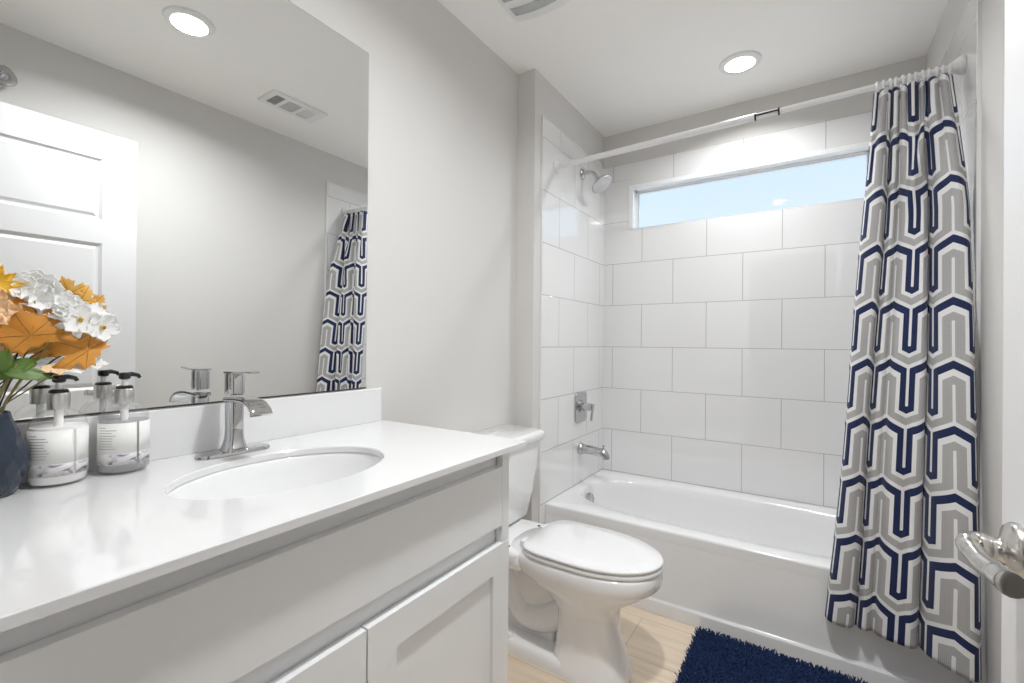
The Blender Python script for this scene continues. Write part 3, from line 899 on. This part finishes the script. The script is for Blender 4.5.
ring.append([(*p, CZ1) for p in [(scx + (sax + 0.002) * math.cos(2 * PI * k / NA), scy + (say + 0.002) * math.sin(2 * PI * k / NA)) for k in range(NA)]])
ring.append([(*p, CZ1 - 0.0025) for p in ia])
ring.append([(*p, CZ0) for p in ia])
MB().loft(ring, cap0=False, cap1=False).build('slab', 'quartz', ct, smooth=True, angle=35)
MB().box(CX0, -0.0781, CY0, CY1 - 0.013, CZ1, 0.9825).build('backsplash', 'quartz', ct, bevel=0.0015)

# undermount sink
sk = thing('sink', 'white oval undermount sink set into the white countertop', 'sink', (scx, scy, 0.861))
rs = []
for k_, z_ in ((1.07, 0.8605), (1.03, 0.8605), (1.005, 0.852), (0.985, 0.83), (0.95, 0.79), (0.86, 0.755), (0.68, 0.735), (0.40, 0.725), (0.14, 0.7215)):
    rs.append([(scx + sax * k_ * math.cos(a) + 0, scy + say * k_ * math.sin(a), z_) for a in [2 * PI * q / NA for q in range(NA)]])
MB().loft(rs, cap0=False, cap1=True).build('bowl', 'porcelain', sk, smooth=True, angle=70, solid=0.004)
MB().lathe([(0.031, 0.002), (0.031, 0.006), (0.024, 0.008), (0.020, 0.013), (0.002, 0.015)], (scx - 0.01, scy, 0.7215), (0, 0, 1), 28).build('drain', 'chrome', sk, smooth=True)

# ------------------------------------------------------------------ faucet
FX, FY = -0.012, -2.190
fc = thing('faucet', 'chrome single-lever faucet on an oval base plate behind the sink', 'faucet', (FX, FY, CZ1))
bp_ = [(a, b) for a, b in rrect(0.054, 0.158, 0.0265, 10)]
fm = MB()
fm.loft([[(FX + a * s_, FY + b * (1 - (1 - s_) * 0.4), CZ1 + h_) for a, b in bp_] for s_, h_ in ((1.0, 0.0002), (1.0, 0.004), (0.95, 0.0075), (0.80, 0.009))])
fm.build('base_plate', 'chrome', fc, smooth=True)
def oct_(w, d, z_, ox=0): return [(FX + ox + a, FY + b, z_) for a, b in rrect(w, d, 0.010, 4)]
fb = MB()
fb.loft([oct_(0.056, 0.050, CZ1 + 0.008), oct_(0.046, 0.041, CZ1 + 0.016), oct_(0.038, 0.033, CZ1 + 0.034), oct_(0.036, 0.031, CZ1 + 0.06), oct_(0.037, 0.032, CZ1 + 0.128)])
fb.build('body', 'chrome', fc, smooth=True, angle=30)
spo = MB()
pr_ = [(-0.018, 0.128, 0.010), (0.012, 0.130, 0.010), (0.040, 0.131, 0.009), (0.070, 0.130, 0.009), (0.098, 0.124, 0.010), (0.116, 0.112, 0.011), (0.122, 0.100, 0.011)]
rr = []
for i, (dx, dz, th) in enumerate(pr_):
    a = pr_[max(i - 1, 0)]; b = pr_[min(i + 1, len(pr_) - 1)]
    t_ = Vector((b[0] - a[0], 0, b[1] - a[1])).normalized(); nn = Vector((-t_.z, 0, t_.x))
    hw_ = 0.0175 + 0.006 * i / 6
    rr.append([Vector((FX + dx, FY, CZ1 + dz)) + nn * q + Vector((0, p, 0)) for p, q in [(p_, q_ - th / 2) for p_, q_ in rrect(2 * hw_, th, th * 0.35, 3)]])
spo.loft(rr)
spo.build('spout', 'chrome', fc, smooth=True, angle=45)
hd = MB()
hd.loft([oct_(0.034, 0.031, CZ1 + 0.134), oct_(0.038, 0.033, CZ1 + 0.137), oct_(0.038, 0.033, CZ1 + 0.180), oct_(0.036, 0.031, CZ1 + 0.183)])
hub = hd.build('handle_hub', 'chrome', fc, smooth=True, angle=30)
lv = MB().prism([(-0.019, -0.0165), (0.02, -0.0165), (0.088, -0.010), (0.090, -0.006), (0.090, 0.006), (0.088, 0.010), (0.02, 0.0165), (-0.019, 0.0165)], ((FX, FY, CZ1 + 0.183), (1, 0, 0.03), (0, 1, 0), (0, 0, 1)), 0, 0.005)
lv.build('lever', 'chrome', hub, bevel=0.0012)


# ------------------------------------------------------------------ soap bottles
def bottle(x, y, label, liquid, tag, rot):
    z0_ = CZ1
    t = thing('soap_dispenser', label, 'soap bottle', (x, y, z0_), 'soap dispensers beside the vase')
    r = 0.0395
    c = (x, y, z0_)
    prof_o = [(0.030, 0.0003), (0.0365, 0.001), (r, 0.006), (r, 0.100), (0.0385, 0.109), (0.034, 0.119), (0.026, 0.128), (0.017, 0.133), (0.0125, 0.1345), (0.0125, 0.140)]
    MB().lathe(prof_o, c, n=40, cap=True).build('bottle_body', 'bottle', t, smooth=True, angle=60)
    hfill = 0.103 if tag == 'lotion' else 0.100
    MB().lathe([(0.028, 0.003), (0.034, 0.004), (r - 0.0010, 0.008), (r - 0.0010, hfill - 0.002), (r - 0.002, hfill)], c, n=36).build('liquid', liquid, t, smooth=True, angle=50)
    # paper label wraps most of the bottle, with a marbled band along its foot
    def wrap(a0, a1, za, zb, rr_, name, m_):
        w_ = MB(); rings = []
        K = 30
        for q in range(K + 1):
            a = math.radians(a0 + (a1 - a0) * q / K)
            rings.append([(x + rr_ * math.cos(a), y + rr_ * math.sin(a), z0_ + zz) for zz in (za, zb)])
        vs_ = [p for g_ in rings for p in g_]
        fs_ = [(2 * q, 2 * q + 1, 2 * q + 3, 2 * q + 2) for q in range(K)]
        w_.add(vs_, fs_)
        return w_.build(name, m_, t if name != 'print' else None, smooth=True, solid=0.0003, recalc=False)
    lb = []
    for a0, a1 in ((rot, rot + 118), (rot + 123, rot + 350)):
        lb.append(wrap(a0, a1, 0.041, 0.099, r + 0.0003, 'label', 'label'))
        wrap(a0, a1, 0.019, 0.041, r + 0.0003, 'label_band', 'marble_band')
    # rows of small grey print
    pm = MB()
    for k in range(9):
        zz = 0.0900 - k * 0.0050
        a0 = rot + 28; a1 = a0 + (34 + 12 * random.random() if k else 20)
        K = 6; vs_ = []
        for q in range(K + 1):
            a = math.radians(a0 + (a1 - a0) * q / K)
            for h_ in (zz, zz + 0.0012): vs_.append((x + (r + 0.0008) * math.cos(a), y + (r + 0.0008) * math.sin(a), z0_ + h_))
        pm.add(vs_, [(2 * q, 2 * q + 1, 2 * q + 3, 2 * q + 2) for q in range(K)])
    pm.build('print', 'label_ink', lb[0], recalc=False)
    MB().lathe([(0.0150, 0.133), (0.0155, 0.135), (0.0155, 0.160), (0.0145, 0.162), (0.010, 0.162)], c, n=36).build('collar', 'steel', t, smooth=True, angle=40)
    pmp = MB().lathe([(0.0135, 0.162), (0.0135, 0.166), (0.011, 0.168)], c, n=24)
    cap_ = pmp.build('pump_cap', 'black', t, smooth=True, angle=40)
    MB().lathe([(0.005, 0.166), (0.005, 0.181)], c, n=16).build('pump_stem', 'ring', t, smooth=True)
    hd_ = MB().lathe([(0.006, 0.180), (0.009, 0.182), (0.0095, 0.189), (0.008, 0.193), (0.003, 0.194)], c, n=20)
    d = Vector((math.cos(math.radians(95)), math.sin(math.radians(95)), 0))
    cc = Vector(c) + Vector((0, 0, 0.188))
    hd_.tube([cc, cc + d * 0.012 + Vector((0, 0, 0.002)), cc + d * 0.022 - Vector((0, 0, 0.001)), cc + d * 0.025 - Vector((0, 0, 0.006))], [0.006, 0.0045, 0.0038, 0.0032], 10)
    hd_.build('pump_head', 'black', t, smooth=True, angle=50)
    MB().tube([Vector(c) + Vector((0, 0, 0.012)), Vector(c) + Vector((0, 0, 0.135))], 0.0065, 12).build('dip_tube', 'lotion', t, smooth=True)
    return t


bottle(-0.037, -2.478, 'clear soap pump bottle full of white lotion, next to the dark vase', 'lotion', 'lotion', -102)
bottle(-0.037, -2.384, 'clear soap pump bottle with grey gel in its base, nearer the faucet', 'gel', 'gel', -106)

# ------------------------------------------------------------------ vase
VC = Vector((-0.024, -2.562, CZ1))
vb = MB()
prof = [(0.026, 0.0003), (0.031, 0.004), (0.040, 0.022), (0.0455, 0.045), (0.0455, 0.062), (0.040, 0.085), (0.032, 0.108), (0.025, 0.126), (0.0225, 0.138), (0.0205, 0.138), (0.020, 0.126), (0.026, 0.108), (0.036, 0.075), (0.036, 0.03), (0.02, 0.01)]
NV = 14
rs = []
for i, (r, h_) in enumerate(prof):
    rs.append([VC + Vector((math.cos(a), math.sin(a), 0)) * r + Vector((0, 0, h_)) for a in [2 * PI * (k + 0.5 * (i % 2) * (1 if i < 7 else 0)) / NV for k in range(NV)]])
vb.loft(rs)
vz = vb.build('vase', 'vase')
import bmesh as _bm
b_ = _bm.new(); b_.from_mesh(vz.data)
_bm.ops.triangulate(b_, faces=[f for f in b_.faces if len(f.verts) == 4]); b_.to_mesh(vz.data); b_.free()
q = vz.modifiers.new('bevel', 'BEVEL'); q.width = 0.0012; q.segments = 2
props(vz, 'dark blue faceted vase holding artificial flowers at the end of the counter', 'vase')


# ------------------------------------------------------------------ artificial flowers
def basis(nrm, up=(0, 0, 1), roll=0.0):
    n_ = Vector(nrm).normalized(); up = Vector(up)
    v = (up - n_ * up.dot(n_)).normalized(); u = v.cross(n_)
    c, s_ = math.cos(math.radians(roll)), math.sin(math.radians(roll))
    return u * c + v * s_, -u * s_ + v * c, n_


MAPLE = [(0.0, -0.40), (0.12, -0.34), (0.34, -0.46), (0.33, -0.35), (0.54, -0.30), (0.44, -0.17), (0.42, -0.08), (0.60, -0.05), (0.80, 0.14), (0.68, 0.16), (0.68, 0.32), (0.52, 0.27), (0.40, 0.24), (0.29, 0.20), (0.33, 0.38), (0.42, 0.50), (0.29, 0.53), (0.22, 0.68), (0.12, 0.64), (0.0, 0.88)]
MAPLE = MAPLE + [(-x, y) for x, y in MAPLE[-2:0:-1]]


def maple(c, nrm, size, m_, parent, roll=0, curl=0.12):
    u, v, w = basis(nrm, roll=roll); c = Vector(c); mb = MB()
    K = 5; n_ = len(MAPLE); vs_ = [c + w * 0.0]; fs_ = []
    ctr = Vector((0, -0.12))
    for r in range(1, K + 1):
        for x, y in MAPLE:
            p = ctr + (Vector((x, y)) - ctr) * (r / K)
            h_ = -curl * (p.x * p.x + 0.7 * (p.y) ** 2) + 0.02 * math.sin(9 * p.x + 4 * p.y)
            vs_.append(c + (u * p.x + v * p.y + w * h_) * size)
    for k in range(n_):
        fs_.append((0, 1 + k, 1 + (k + 1) % n_))
        for r in range(K - 1):
            a, b = 1 + r * n_ + k, 1 + r * n_ + (k + 1) % n_
            fs_.append((a, a + n_, b + n_, b))
    vs_[0] = c + (u * ctr.x + v * ctr.y + w * (-curl * 0.7 * 0.0144)) * size
    mb.add(vs_, fs_)
    lf = mb.build('maple_leaf', m_, parent, smooth=True, solid=0.0006)
    vm = MB()
    for x, y in ((0, 0.84), (0.72, 0.16), (-0.72, 0.16), (0.46, -0.30), (-0.46, -0.30)):
        pts = []
        for q_ in range(6):
            p = ctr + (Vector((x, y)) * 0.95 - ctr) * (q_ / 5)
            h_ = -curl * (p.x * p.x + 0.7 * p.y ** 2) + 0.02 * math.sin(9 * p.x + 4 * p.y) + 0.006
            pts.append(c + (u * p.x + v * p.y + w * h_) * size)
        vm.tube(pts, [0.0006, 0.0005, 0.0005, 0.0004, 0.0003, 0.0002], 5)
    vm.build('veins', 'leaf_vein', lf, smooth=True)
    return lf


def petal_mb(mb, c, d, w, length, width, cup, ruffle=0.0, point=0.0):
    """one petal from centre c along d (unit), surface normal w"""
    s_ = w.cross(d); NA_, NB_ = 8, 7; vs_ = []; ph = random.random() * 6
    for i in range(NA_ + 1):
        t = i / NA_
        half = width * 0.5 * (math.sin(PI * min(1, 0.10 + 0.80 * t)) ** 0.7) * (1 - point * t * t)
        if i == NA_: half *= 0.55
        for j in range(NB_):
            q_ = -1 + 2 * j / (NB_ - 1)
            tip = (1 - 0.12 * q_ * q_) if i > NA_ - 2 else 1
            h_ = cup * length * t * t + ruffle * length * math.sin(5 * q_ + ph + 3 * t) * t + 0.12 * width * q_ * q_ * t
            vs_.append(c + d * (length * t * tip) + s_ * (half * q_) + w * h_)
    fs_ = [(i * NB_ + j, i * NB_ + j + 1, (i + 1) * NB_ + j + 1, (i + 1) * NB_ + j) for i in range(NA_) for j in range(NB_ - 1)]
    mb.add(vs_, fs_)


def blossom(c, nrm, rad, m_, parent, npet=5, cup=0.25, ruffle=0.05, layers=1, eye=True, width=0.85, roll=0, point=0.0):
    u, v, w = basis(nrm, roll=roll); c = Vector(c)
    bl = None; mb = MB()
    for L in range(layers):
        k_ = npet + (1 if L else 0)
        for k in range(k_):
            a = 2 * PI * (k + 0.5 * L) / k_ + random.uniform(-0.1, 0.1)
            d = (u * math.cos(a) + v * math.sin(a)).normalized()
            ln = rad * (1 - 0.22 * L) * random.uniform(0.92, 1.05)
            petal_mb(mb, c + w * (0.002 * L), (d + w * (0.15 + 0.45 * L)).normalized(), (w - d * (0.15 + 0.45 * L)).normalized(), ln, ln * width * (5 / max(npet, 5)) ** 0.5, cup * (1 - 0.2 * L), ruffle, point)
    bl = mb.build('blossom', m_, parent, smooth=True, solid=0.0005, recalc=False)
    if eye:
        MB().lathe([(0.0035, 0.001), (0.0045, 0.003), (0.003, 0.0055), (0.0008, 0.0065)], c, w, 12).build('flower_eye', 'pollen', bl, smooth=True)
        st = MB()
        for k in range(5):
            a = 2 * PI * k / 5
            st.tube([c + w * 0.003, c + w * 0.010 + (u * math.cos(a) + v * math.sin(a)) * 0.0028], 0.0005, 5)
        st.build('stamens', 'dark_stem', bl)
    return bl


def stem(pts, r, parent, m_='stem'):
    return MB().tube(catmull(pts, 6), r, 8).build('stem', m_, parent, smooth=True)


NECK = VC + Vector((0, 0, 0.132))
CAMD = Vector((1.097, -2.7164, 1.134))
def facing(c, tx=0, ty=0, tz=0):
    return (CAMD - Vector(c)).normalized() + Vector((tx, ty, tz))
def off(dx, dy, dz=0): return NECK + Vector((dx, dy, dz))
G = 'artificial flower stems in the vase'
FOOT = VC + Vector((0, 0, 0.03))

t1 = thing('maple_leaf_stem', 'artificial stem with one large orange-brown maple leaf facing the room', 'artificial leaves', FOOT, G)
c1 = Vector((0.004, -2.526, 1.148))
stem([FOOT + Vector((0.004, 0, 0)), off(0.006, 0.004, 0), off(0.008, 0.016, 0.06), c1 + Vector((-0.004, 0, -0.01))], 0.0014, t1, 'dark_stem')
maple(c1, facing(c1, 0, 0.1, 0.1), 0.080, 'orange_leaf', t1, roll=28)

t2 = thing('maple_leaf_stem', 'artificial stem with a light orange maple leaf drooping over the soap bottles', 'artificial leaves', FOOT, G)
c2 = Vector((0.002, -2.456, 1.116))
stem([FOOT + Vector((0, 0.004, 0)), off(0.002, 0.008, 0), off(0.008, 0.045, 0.055), off(0.008, 0.075, 0.092), c2 + Vector((-0.002, 0, 0.002))], 0.0013, t2, 'dark_stem')
maple(c2, facing(c2, 0.2, -0.15, 0.75), 0.068, 'rust_leaf', t2, roll=66, curl=0.25)

t3 = thing('maple_leaf_stem', 'artificial stem with small ochre maple leaves above the white flowers', 'artificial leaves', FOOT, G)
c3 = Vector((-0.032, -2.468, 1.220)); c3b = Vector((-0.034, -2.432, 1.202))
stem([FOOT + Vector((-0.004, 0.004, 0)), off(-0.004, 0.008, 0), off(-0.006, 0.04, 0.10), off(-0.008, 0.075, 0.17), c3], 0.0012, t3, 'dark_stem')
maple(c3, facing(c3, 0, -0.3, 0.2), 0.036, 'ochre_leaf', t3, roll=20)
maple(c3 + Vector((0.002, 0.018, -0.010)), facing(c3, 0.3, 0.3, 0.2), 0.032, 'ochre_leaf', t3, roll=-25)
maple(c3b, facing(c3b), 0.026, 'ochre_leaf', t3, roll=-40)

t4 = thing('white_flower_spray', 'artificial spray with two open white flowers with yellow centres, beside the ochre leaves', 'artificial flowers', FOOT, G)
f1 = Vector((0.012, -2.461, 1.168)); f2 = Vector((0.010, -2.431, 1.156))
stem([FOOT + Vector((0.003, 0.003, 0)), off(0.004, 0.010, 0.0), off(0.006, 0.05, 0.09), f1 + Vector((-0.012, -0.004, -0.004))], 0.0013, t4)
stem([off(0.006, 0.05, 0.09), off(0.004, 0.085, 0.11), f2 + Vector((-0.010, -0.004, -0.003))], 0.0011, t4)
blossom(f1, facing(f1, 0, 0.0, 0.15), 0.031, 'white_petal', t4, 5, 0.10, 0.02, roll=12, width=0.85)
blossom(f2, facing(f2, 0, 0.35, -0.05), 0.029, 'white_petal', t4, 5, 0.10, 0.02, roll=-15, width=0.85)
f3 = Vector((-0.012, -2.436, 1.178))
blossom(f3, facing(f3, -0.4, 0.6, 0.4), 0.026, 'white_petal', t4, 5, 0.2, 0.03, eye=False)
f3 = Vector((-0.006, -2.470, 1.188))
blossom(f3, facing(f3, -0.2, 0.2, 0.5), 0.026, 'white_petal', t4, 5, 0.25, 0.03, eye=False)

t5 = thing('white_flower_spray', 'artificial spray of ruffled white blossoms at the top of the bouquet', 'artificial flowers', FOOT, G)
stem([FOOT + Vector((-0.003, 0, 0)), off(-0.002, 0.002, 0.0), off(-0.004, 0.02, 0.12), off(-0.004, 0.04, 0.185)], 0.0015, t5)
for (a, b, c_), rr_ in (((-0.018, -2.528, 1.213), 0.026), ((-0.022, -2.498, 1.222), 0.025), ((-0.012, -2.508, 1.198), 0.026), ((-0.028, -2.512, 1.232), 0.020), ((-0.010, -2.480, 1.196), 0.022), ((0.0, -2.482, 1.180), 0.018)):
    p = Vector((a, b, c_))
    blossom(p, facing(p, random.uniform(-.3, .3), random.uniform(-.3, .3), random.uniform(0.1, .5)), rr_ * 1.2, 'white_petal', t5, 5, 0.15, 0.035, layers=2, eye=False)

t6 = thing('yellow_flower_stem', 'artificial yellow flower at the edge of the picture behind the white blossoms', 'artificial flowers', FOOT, G)
f6 = Vector((-0.015, -2.560, 1.222))
stem([FOOT + Vector((-0.004, -0.003, 0)), off(-0.004, -0.002, 0), off(-0.002, 0.0, 0.12), f6 + Vector((-0.006, 0, -0.004))], 0.0014, t6)
blossom(f6, facing(f6, 0, 0.3, 0.2), 0.034, 'yellow_petal', t6, 10, 0.15, 0.05, layers=2, width=0.6, point=0.5)

t7 = thing('peach_flower_stem', 'artificial peach flower left of the big orange leaf', 'artificial flowers', FOOT, G)
f7 = Vector((0.006, -2.572, 1.182))
stem([FOOT + Vector((0.003, -0.004, 0)), off(0.003, -0.004, 0), off(0.006, -0.008, 0.10), f7 + Vector((-0.006, 0, -0.004))], 0.0013, t7)
blossom(f7, facing(f7, 0, 0.4, 0.2), 0.038, 'peach_petal', t7, 6, 0.15, 0.10, layers=2)
f8 = Vector((-0.02, -2.572, 1.125))
blossom(f8, facing(f8, 0, 0.4, -0.2), 0.034, 'peach_petal', t7, 5, 0.2, 0.10)

t8 = thing('green_leaf_stem', 'artificial sprig of broad green leaves below the big orange leaf', 'artificial leaves', FOOT, G)
stem([FOOT + Vector((0.001, -0.003, 0)), off(0.004, 0.0, 0), off(0.006, 0.004, 0.03), off(0.008, 0.010, 0.075)], 0.0014, t8)
def green(c, d, w, ln, wd):
    mb = MB(); petal_mb(mb, Vector(c), Vector(d).normalized(), Vector(w).normalized(), ln, wd, -0.25, 0.03, 0.8)
    mb.build('green_leaf', 'green_leaf', t8, smooth=True, solid=0.0007, recalc=False)
green((0.002, -2.560, 1.072), (0.15, 0.75, 0.55), (0.8, -0.3, 0.4), 0.062, 0.034)
green((0.006, -2.552, 1.082), (0.3, 0.9, -0.15), (0.75, -0.3, 0.55), 0.060, 0.032)
green((0.004, -2.560, 1.080), (0.2, 0.25, 0.9), (0.9, -0.3, 0.1), 0.045, 0.030)
green((0.004, -2.556, 1.090), (0.2, -0.5, 0.6), (0.9, 0.3, 0.1), 0.050, 0.034)
t9 = thing('pale_flower_spray', 'artificial spray of pale flat blossoms hanging low over the lotion bottle', 'artificial flowers', FOOT, G)
stem([FOOT + Vector((0.002, 0.002, 0)), off(0.006, 0.008, 0.0), off(0.010, 0.035, 0.035), Vector((0.0, -2.488, 1.075))], 0.0012, t9)
for (a, b, c_), m_, rr_ in (((0.004, -2.492, 1.082), 'peach_petal', 0.022), ((0.000, -2.468, 1.084), 'white_petal', 0.027), ((-0.006, -2.440, 1.088), 'white_petal', 0.024)):
    blossom((a, b, c_), (0.45, -0.1, 1.0), rr_, m_, t9, 5, -0.15, 0.04, eye=False)
for k in range(7):
    a = 2 * PI * k / 7
    tt = thing('bare_stem', 'thin olive artificial stem rising from the mouth of the dark vase', 'artificial stem', FOOT, 'bare stems in the vase mouth')
    stem([FOOT + Vector((0.006 * math.cos(a), 0.006 * math.sin(a), 0)), off(0.013 * math.cos(a), 0.013 * math.sin(a), 0), off(0.020 * math.cos(a) + 0.004, 0.020 * math.sin(a) + 0.012, 0.05), off(0.026 * math.cos(a) + 0.004, 0.030 * math.sin(a) + 0.024, 0.085)], 0.0018, tt)

# ------------------------------------------------------------------ entry door with its lever
dr = thing('door_1', 'white panelled bathroom door standing open against the right wall', 'door', (1.3175, -2.3, 0))
DXa, DXb, DYa, DYb, DZa, DZb = 1.293, 1.328, -2.655, -1.920, 0.012, 2.037
dm = MB()
st_, pan = 0.122, []
tops = [1.918 - 0.367 * k for k in range(5)]
dm.box(DXa + 0.009, DXb - 0.009, DYa + 0.05, DYb - 0.05, DZa + 0.05, DZb - 0.05)
for xa, xb in ((DXa, DXa + 0.009), (DXb - 0.009, DXb)):
    dm.box(xa, xb, DYa, DYa + st_, DZa, DZb).box(xa, xb, DYb - st_, DYb, DZa, DZb)
    zprev = DZb
    for tz in tops:
        dm.box(xa, xb, DYa + st_, DYb - st_, tz, zprev)
        zprev = tz - 0.267
    dm.box(xa, xb, DYa + st_, DYb - st_, DZa, zprev)
dm.box(DXa + 0.009, DXb - 0.009, DYa, DYa + 0.05, DZa, DZb).box(DXa + 0.009, DXb - 0.009, DYb - 0.05, DYb, DZa, DZb)
dm.box(DXa + 0.009, DXb - 0.009, DYa + 0.05, DYb - 0.05, DZa, DZa + 0.05).box(DXa + 0.009, DXb - 0.009, DYa + 0.05, DYb - 0.05, DZb - 0.05, DZb)
dm.build('door_leaf', 'trim', dr)
for xa, sg in ((DXa, 1), (DXb, -1)):
    for tz in tops:
        y0_, y1_, z0_, z1_ = DYa + st_, DYb - st_, tz - 0.267, tz
        def q4(e, d): return [(xa + sg * d, y0_ + e, z0_ + e), (xa + sg * d, y1_ - e, z0_ + e), (xa + sg * d, y1_ - e, z1_ - e), (xa + sg * d, y0_ + e, z1_ - e)]
        MB().loft([q4(-0.0005, 0.0005), q4(0.010, 0.008), q4(0.016, 0.008), q4(0.028, 0.003)], cap0=False).build('panel', 'trim', dr)
def lever(sg, xf, name='door_handle'):
    Y, Z = -1.977, 0.903
    m_ = MB()
    m_.lathe([(0.033, 0.0), (0.033, 0.004), (0.029, 0.010), (0.016, 0.013), (0.0125, 0.017), (0.0125, 0.024), (0.0155, 0.028), (0.0155, 0.032)], (xf, Y, Z), (-sg, 0, 0), 32)
    P = lambda x_, y_, z_: Vector((xf - sg * x_, Y + y_, Z + z_))
    m_.tube(catmull([P(0.024, 0, 0), P(0.031, 0.001, 0.001), P(0.038, 0.0, 0.002), P(0.043, -0.012, 0.002), P(0.043, -0.030, 0.001), P(0.041, -0.055, -0.001), P(0.037, -0.088, 0.002), P(0.037, -0.116, 0.006), P(0.038, -0.122, 0.007)], 6), [0.0135] * 6 + [0.0135, 0.0135, 0.0135, 0.0135, 0.0135, 0.0135] + [0.0125] * 6 + [0.0105] * 6 + [0.0095] * 6 + [0.010] * 6 + [0.0115] * 6 + [0.0118] * 5 + [0.010] + [0.006], 16)
    return m_.build(name, 'nickel', dr, smooth=True, angle=60)
lever(1, DXa); lever(-1, DXb)
MB().box(DXa + 0.005, DXb - 0.005, DYb - 0.001, DYb + 0.0015, 0.88, 0.937).build('latch_plate', 'nickel', dr)
for zz in (0.25, 1.05, 1.83):
    MB().lathe([(0.006, -0.045), (0.006, 0.045)], (DXb + 0.004, DYa - 0.003, zz), (0, 0, 1), 12).build('hinge', 'nickel', dr, smooth=True)

# ------------------------------------------------------------------ rug
rx0, rx1, ry0, ry1 = 0.730, 1.480, -1.295, -0.800
rug = thing('bath_rug', 'navy blue shaggy bath rug on the floor in front of the bathtub', 'rug', (1.1, -1.05, 0))
MB().prism([(a + (rx0 + rx1) / 2, b + (ry0 + ry1) / 2) for a, b in rrect(rx1 - rx0, ry1 - ry0, 0.02, 4)], ((0, 0, 0), (1, 0, 0), (0, 1, 0), (0, 0, 1)), 0.0005, 0.008).build('backing', 'rug', rug)
pm = MB(); vs = []; fs = []
step = 0.0056
y = ry0 + 0.002
while y < ry1:
    x = rx0 + 0.002
    while x < rx1:
        px_, py_ = x + random.uniform(-.003, .003), y + random.uniform(-.003, .003)
        h_ = random.uniform(0.012, 0.018); lx, ly = random.gauss(0, 0.0045), random.gauss(-0.001, 0.0045)
        if x < rx0 + 0.006: lx -= 0.004
        if y > ry1 - 0.008: ly += 0.003
        r = random.uniform(0.0022, 0.0034)
        k = len(vs); a0 = random.random() * 6
        for (f_, rr_) in ((0, 0.9), (0.6, 1.0), (1.0, 0.7)):
            for q_ in range(3):
                a = a0 + 2 * PI * q_ / 3
                vs.append((px_ + lx * f_ + r * rr_ * math.cos(a), py_ + ly * f_ + r * rr_ * math.sin(a), 0.006 + h_ * (f_ - 0.15 * f_ * f_)))
        for L in (0, 3):
            for q_ in range(3):
                a, b = k + L + q_, k + L + (q_ + 1) % 3
                fs.append((a, b, b + 3, a + 3))
        fs.append((k + 6, k + 7, k + 8))
        x += step
    y += step
pm.add(vs, fs).build('pile', 'rug', rug, smooth=False, kind='stuff', recalc=False)
